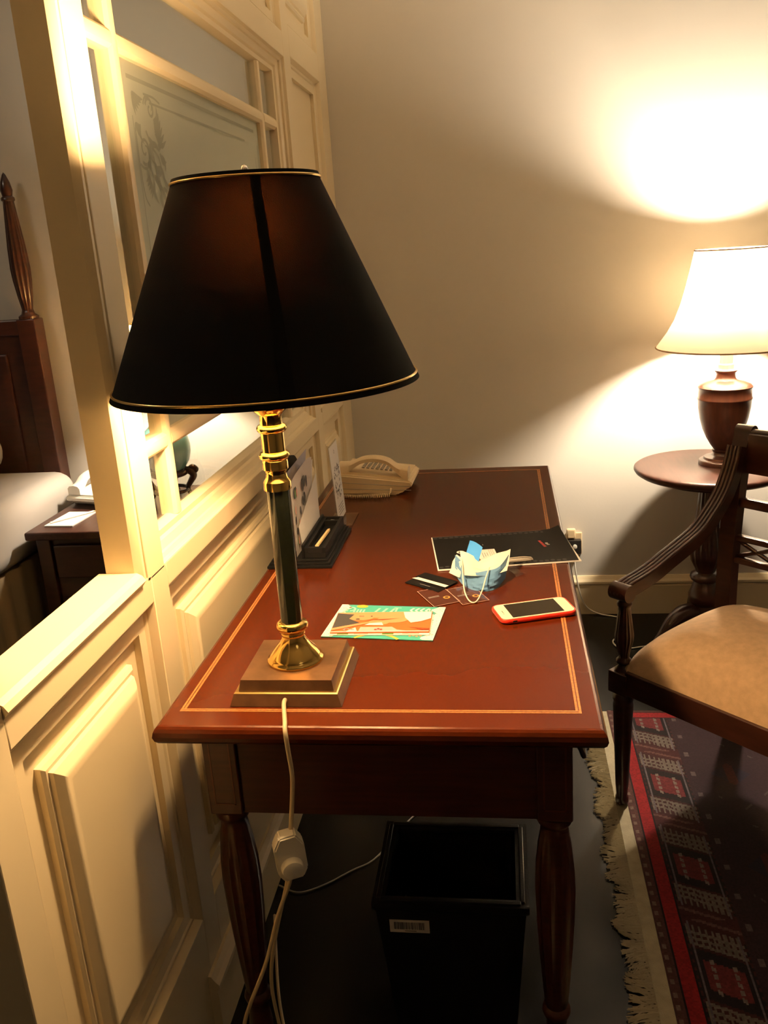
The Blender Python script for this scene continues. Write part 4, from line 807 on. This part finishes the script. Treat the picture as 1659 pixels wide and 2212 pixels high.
# notch the cushion around posts by keeping it inside the rails
obj('seat_cushion', bm, 'velvet', C, angle=80, label='tan velvet seat cushion')
def back_bar(z0_, z1_, y, th, nm): obj(nm, box(nb(), 0.018, CW-0.018, y-th, y+th, z0_, z1_, min(th, (z1_-z0_)/2)*0.5, 3), 'dark_wood', C)
bm = nb(); box(bm, 0.018, CW-0.018, 0.450, 0.464, 0.765, 0.868, 0.004); tube(bm, [(0.02, 0.468, 0.866), (CW-0.02, 0.468, 0.866)], 0.012, 14, 0); obj('crest_rail', bm, 'dark_wood', C)
back_bar(0.680, 0.705, 0.438, 0.011, 'back_rail'); back_bar(0.592, 0.608, 0.428, 0.010, 'back_rail'); back_bar(0.533, 0.550, 0.424, 0.010, 'back_rail')
for k in range(4):
    xa = 0.02+k*0.115; bm = nb(); tube(bm, [(xa, 0.427, 0.594), (xa+0.115, 0.425, 0.548)], 0.006, 8, 0); tube(bm, [(xa, 0.427, 0.548), (xa+0.115, 0.425, 0.594)], 0.006, 8, 0); obj('lattice', bm, 'dark_wood', C)

# ------------------------------------------------------------------ rug
X0, X1, Y0, Y1, ST_ = 0.800, 2.20, -0.65, 1.335, 0.004
def rug_colour(x, y):
    dx, dy = x-X0, min(y-Y0, Y1-y); d_ = min(dx, X1-x)
    maroon, dark, cream, red, plum = (0.036, 0.008, 0.009), (0.008, 0.005, 0.006), (0.115, 0.094, 0.078), (0.17, 0.007, 0.009), (0.019, 0.008, 0.011)
    e_ = min(d_, dy+0.012)
    if e_ < 0.020:
        t_ = (y if d_ < dy+0.012 else x) % 0.030
        return (0.11, 0.075, 0.06) if abs(t_-0.015) < 0.006 and 0.004 < e_ < 0.014 else (0.055, 0.02, 0.018)
    if e_ < 0.024: return dark
    if e_ < 0.054: return red
    if e_ < 0.058: return dark
    c = plum
    # border medallions with comb lines
    if d_ < 0.170:
        u, v = (d_-0.112)/0.052, ((y-0.165) % 0.316-0.158)/0.135
        v += 0.16*u
        c = maroon
        if abs(u) < 1 and abs(v) < 1:
            if abs(v) < 0.34:
                c = dark if abs(u) > 0.72 or abs(v) > 0.27 else (0.085, 0.012, 0.014)
                if 0.30 < abs(u) < 0.50 and int((v+2)*22) % 3: c = cream
            elif abs(v) < 0.46: c = dark
            else:
                k = int((abs(v)-0.46)/0.06); c = cream if k in (1, 3, 5) else maroon
                if k in (2, 4, 6, 7) and int((u+2)*9) % 2: c = cream
                c = tuple(q_*0.8 for q_ in c)
            if abs(abs(u)-0.90) < 0.06: c = (0.075, 0.06, 0.07)
        elif 1 <= abs(u) < 1.25 and abs(v) < 0.9 and int((v+2)*14) % 2: c = dark
        elif abs(abs(v)-1.08) < 0.03: c = (0.08, 0.038, 0.032)
    else:
        # field: small rosettes and a faint lattice
        u, v = (x-1.080) % 0.36, (y-1.010) % 0.36; u = u if u < 0.18 else u-0.36; v = v if v < 0.18 else v-0.36
        r_ = math.hypot(u, v*0.8)
        if r_ < 0.026: c = cream if 0.010 < r_ < 0.023 and (int(math.degrees(math.atan2(v, u))/30) % 2 == 0 or r_ > 0.015) else dark
        u2, v2 = (x+0.18-1.080) % 0.36-0.18, (y+0.18-1.010) % 0.36-0.18
        if abs(abs(u2)+abs(v2)-0.15) < 0.005 and int((x-y)*60) % 2 and int(x*50) % 3 == 0: c = (0.05, 0.036, 0.036)
        if abs(u2) < 0.05 and abs(v2) < 0.05 and (abs(u2)+abs(v2) < 0.05): c = (0.012, 0.008, 0.018) if abs(u2) > 0.012 else (0.05, 0.01, 0.01)
        if 0.170 <= d_ < 0.20: c = (0.07, 0.05, 0.05) if int(y*55) % 5 == 0 and 0.180 < d_ < 0.19 else plum
    return c
nx, ny = int((X1-X0)/ST_), int((Y1-Y0)/ST_)
verts = [(X0+i*ST_, Y0+j*ST_, 0.0065) for j in range(ny+1) for i in range(nx+1)]
faces = [(j*(nx+1)+i, j*(nx+1)+i+1, (j+1)*(nx+1)+i+1, (j+1)*(nx+1)+i) for j in range(ny) for i in range(nx)]
nvt = len(verts)
peri = [(X0, Y0), (X1, Y0), (X1, Y1), (X0, Y1)]
verts += [(x, y, z) for z in (0.0005, 0.0066) for x, y in peri]
faces += [(nvt+k, nvt+(k+1) % 4, nvt+4+(k+1) % 4, nvt+4+k) for k in range(4)]
me = bpy.data.meshes.new('rug'); me.from_pydata(verts, [], faces)
ca = me.color_attributes.new('weave', 'FLOAT_COLOR', 'CORNER'); cols = []
for j in range(ny):
    for i in range(nx):
        c = rug_colour(X0+(i+.5)*ST_, Y0+(j+.5)*ST_); k = 1+random.uniform(-0.22, 0.22); cols += [c[0]*k, c[1]*k, c[2]*k, 1.0]*4
cols += [0.05, 0.02, 0.02, 1.0]*16
ca.data.foreach_set('color', cols)
rm = bpy.data.materials.new('rug_wool'); nt, b = nodes_of(rm); at = nt.nodes.new('ShaderNodeVertexColor'); at.layer_name = 'weave'
nt.links.new(at.outputs['Color'], b.inputs['Base Color']); b.inputs['Roughness'].default_value = 0.95; b.inputs['Specular IOR Level'].default_value = 0.1; b.inputs['Sheen Weight'].default_value = 0.15
me.materials.append(rm); MATS['rug_wool'] = rm
RUG = thing('rug', 'dark red patterned wool rug with cream fringe beside the desk', 'rug', (1.6, 0.29, 0.0))
pile = bpy.data.objects.new('rug_pile', me); COL.objects.link(pile); pile.parent = RUG; pile.location = -RUG.location
wobj('kilim_end', box(nb(), X0-0.030, X0, Y0+0.01, Y1-0.004, 0.0008, 0.0050), 'kilim', RUG, smooth=False)
vs, fs = [], []
nf = 1700
for k in range(nf):
    y = Y0+0.012+(Y1-Y0-0.02)*(k+random.random())/nf; clump = math.sin(y*31)+0.7*math.sin(y*83+1)
    ln = 0.044+0.012*clump*0.6+random.uniform(-0.009, 0.006); sk = 0.014*math.sin(y*47)-0.007*math.sin(y*2*math.pi/0.017)+random.uniform(-0.004, 0.004); wd = random.uniform(0.0009, 0.0016)
    b0 = len(vs)
    for s_ in range(6):
        u = s_/5; x = X0-0.029-ln*u; yy = y+sk*u*u+0.0018*math.sin(7*u+k); z = 0.0030+0.0035*abs(math.sin(u*4+k*0.9))*(1-0.4*u)+0.002*(k % 3)*0.4
        vs += [(x, yy-wd, z-0.0012), (x, yy, z+0.0010), (x, yy+wd, z-0.0012)]
    for s_ in range(5):
        a = b0+3*s_; fs += [(a, a+1, a+4, a+3), (a+1, a+2, a+5, a+4), (a+2, a, a+3, a+5)]
fm = bpy.data.meshes.new('fringe'); fm.from_pydata(vs, [], fs); fm.materials.append(MATS['fringe'])
fo_ = bpy.data.objects.new('fringe', fm); COL.objects.link(fo_); fo_.parent = RUG; fo_.location = -RUG.location; fo_['kind'] = 'stuff'

# ------------------------------------------------------------------ bedroom seen past the partition
NX0, NX1, NY0, NY1, NZ = -1.065, -0.45, 1.490, 2.055, 0.562
t = thing('nightstand', 'dark wood nightstand with a drawer beside the bed', 'nightstand', ((NX0+NX1)/2, (NY0+NY1)/2, 0))
wobj('top', box(nb(), NX0, NX1, NY0, NY1, NZ-0.028, NZ, 0.006), 'table_wood', t)
wobj('body', box(nb(), NX0+0.035, NX1-0.035, NY0+0.035, NY1-0.01, 0.10, NZ-0.028), 'bed_wood', t)
for x in (NX0+0.05, NX1-0.05):
    for y in (NY0+0.045, NY1-0.03): wobj('leg', box(nb(), x-0.024, x+0.024, y-0.024, y+0.024, 0.0, NZ-0.029, 0.003), 'bed_wood', t)
for z_ in (0.395, 0.205):
    dr = wobj('drawer', box(nb(), NX0+0.085, NX1-0.085, NY0+0.018, NY0+0.036, z_, z_+0.115, 0.004), 'bed_wood', t); obj('knob', lathe(nb(), [(0.006, 0), (0.006, 0.010), (0.013, 0.014), (0.012, 0.022), (0.0, 0.025)], 20), 'brass', dr, loc=((NX0+NX1)/2, NY0+0.019, z_+0.058), rot=(R(90), 0, 0))
# notepad, pencil
t = flat_thing('notepad', 'white notepad lying on the nightstand', 'notepad', -0.967, 1.632, NZ+0.0005, -4)
pd = obj('sheets', fbox(nb(), 0.105, 0.160, 0.004), 'paper', t, smooth=False); deco(pd, 'ink_grey', [rect(0.012, 0.026, 0.052, 0.060)], 0.0043, 'print')
t = thing('pencil', 'white pencil lying across the bedside notepad', 'pencil', (-0.962, 1.640, NZ+0.0085), R(52))
obj('shaft', tube(nb(), [(-0.082, 0, 0), (0.075, 0, 0)], 0.0036, 6, 0), 'white_ink', t, smooth=False); obj('point', tube(nb(), [(0.075, 0, 0), (0.088, 0, 0)], [0.0036, 0.0006], 6, 0), 'pencil', t)
# bedside telephone, handset towards the viewer
telephone('telephone', 'white corded telephone on the nightstand by the bed', (-0.945, 1.870, NZ+0.0005), R(-106), 'white_plastic', 1.06)
# bedside lamp: celadon jar on a carved stand
JX, JY = -0.672, 1.830
t = thing('bedside_lamp', 'lit bedside lamp with a celadon jar on a carved wooden stand', 'lamp', (JX, JY, NZ+0.0005))
st = obj('stand_ring', lathe(nb(), [(0.040, 0.098), (0.060, 0.095), (0.068, 0.100), (0.070, 0.108), (0.064, 0.114), (0.050, 0.116), (0.0, 0.116)], 40), 'dark_wood', t)
for k in range(4):
    a = R(8+90*k); P = [(r_*math.cos(a), r_*math.sin(a), z_) for r_, z_ in ((0.056, 0.112), (0.076, 0.108), (0.084, 0.090), (0.070, 0.066), (0.060, 0.048), (0.068, 0.024), (0.084, 0.0125), (0.098, 0.011), (0.102, 0.022))]
    obj('leg', tube(nb(), P, [0.013, 0.015, 0.013, 0.010, 0.009, 0.009, 0.010, 0.009, 0.006], 10, 5), 'dark_wood', t)
    P = [(r_*math.cos(a), r_*math.sin(a), z_) for r_, z_ in ((0.066, 0.110), (0.084, 0.122), (0.096, 0.112), (0.088, 0.100))]; obj('scroll', tube(nb(), P, [0.009, 0.010, 0.010, 0.006], 10, 5), 'dark_wood', st)
obj('stretcher', torus(nb(), 0.060, 0.007, 0.042, seg=40), 'dark_wood', t)
obj('jar', lathe(nb(), [(0.0, 0.116), (0.052, 0.116), (0.062, 0.124), (0.078, 0.150), (0.0855, 0.180), (0.086, 0.205), (0.080, 0.235), (0.066, 0.262), (0.050, 0.276), (0.046, 0.288), (0.050, 0.296), (0.0, 0.298)], 48), 'celadon', t)
obj('stem', lathe(nb(), [(0.018, 0.297), (0.010, 0.31), (0.010, 0.40), (0.016, 0.41), (0.016, 0.47), (0.0, 0.471)], 24), 'brass', t)
s3 = obj('lamp_shade', lathe(nb(), [(0.150, 0.395), (0.062, 0.632)], 64, caps=False), 'shade_amber', t); obj('shade_trim', torus(nb(), 0.062, 0.002, 0.632, seg=48), 'brass_trim', s3)
obj('bulb', lathe(nb(), [(0.0, 0.472), (0.014, 0.474), (0.028, 0.50), (0.030, 0.52), (0.024, 0.54), (0.0, 0.552)], 24), 'bulb_bed', t)
# bed
t = thing('bed', 'dark wood bed with carved post, white mattress and beige skirt', 'bed', (-2.0, 1.0, 0))
HX = -1.207
wobj('headboard', box(nb(), -2.75, HX-0.03, 2.005, 2.045, 0.25, 1.205, 0.004), 'bed_wood', t)
wobj('headboard_rail', box(nb(), -2.75, HX-0.03, 1.992, 2.050, 1.165, 1.222, 0.006), 'bed_wood', t)
wobj('headboard_panel', box(nb(), -2.62, HX-0.10, 1.996, 2.006, 0.62, 1.10, 0.008), 'bed_wood', t)
for x in (HX, -2.78):
    bp = wobj('bedpost', box(nb(), x-0.036, x+0.036, 1.990, 2.060, 0.55, 1.222, 0.005), 'bed_wood', t); obj('post_foot', box(nb(), x-0.030, x+0.030, 1.996, 2.054, 0.0, 0.551, 0.004), 'bed_wood', bp)
    obj('fluted_spindle', lathe(nb(), [(0.036, 1.222), (0.036, 1.232), (0.024, 1.240), (0.020, 1.255), (0.027, 1.300), (0.034, 1.360), (0.036, 1.400), (0.033, 1.470), (0.027, 1.540), (0.021, 1.610), (0.019, 1.630), (0.024, 1.634), (0.024, 1.642), (0.017, 1.648), (0.021, 1.668), (0.016, 1.695), (0.006, 1.720), (0.0, 1.728)], 48, (x, 2.025), 14, 0.14, (1.25, 1.615)), 'dark_wood', bp)
obj('label_tag', box(nb(), HX+0.010, HX+0.034, 1.9885, 1.9899, 0.585, 0.605), 'paper', bp if False else [c for c in t.children if c.name.startswith('bedpost')][0], smooth=False)
def soft_box(x0, x1, y0_, y1_, za, zb_, r_, wob=0.004):
    bm = nb(); box(bm, x0, x1, y0_, y1_, za, zb_, r_, 5)
    for v in bm.verts: v.co += Vector((wob*math.sin(v.co.y*9+v.co.z*5), 0, wob*math.sin(v.co.x*7+v.co.y*4)))
    return bm
wobj('mattress', soft_box(-2.80, -1.10, 0.05, 1.985, 0.435, 0.665, 0.07), 'linen', t, angle=80)
sk = nb(); P = [(-1.115+0.006*math.sin(k*0.9), 0.08+k*0.0125) for k in range(153)]
for (xa, ya), (xb, yb) in zip(P, P[1:]): sk.faces.new([sk.verts.new(v) for v in ((xa, ya, 0.02), (xb, yb, 0.02), (xb-0.004, yb, 0.44), (xa-0.004, ya, 0.44))])
wobj('bed_skirt', sk, 'bedskirt', t); wobj('bed_base', box(nb(), -2.78, -1.13, 0.10, 1.98, 0.10, 0.437), 'bedskirt', t)
bm = soft_box(-1.98, -1.36, 1.62, 1.985, 0.676, 0.84, 0.075, 0.006)
P_ = obj('pillow', bm, 'linen', angle=80); tag(P_, 'white pillow standing at the headboard of the bed', 'pillow')
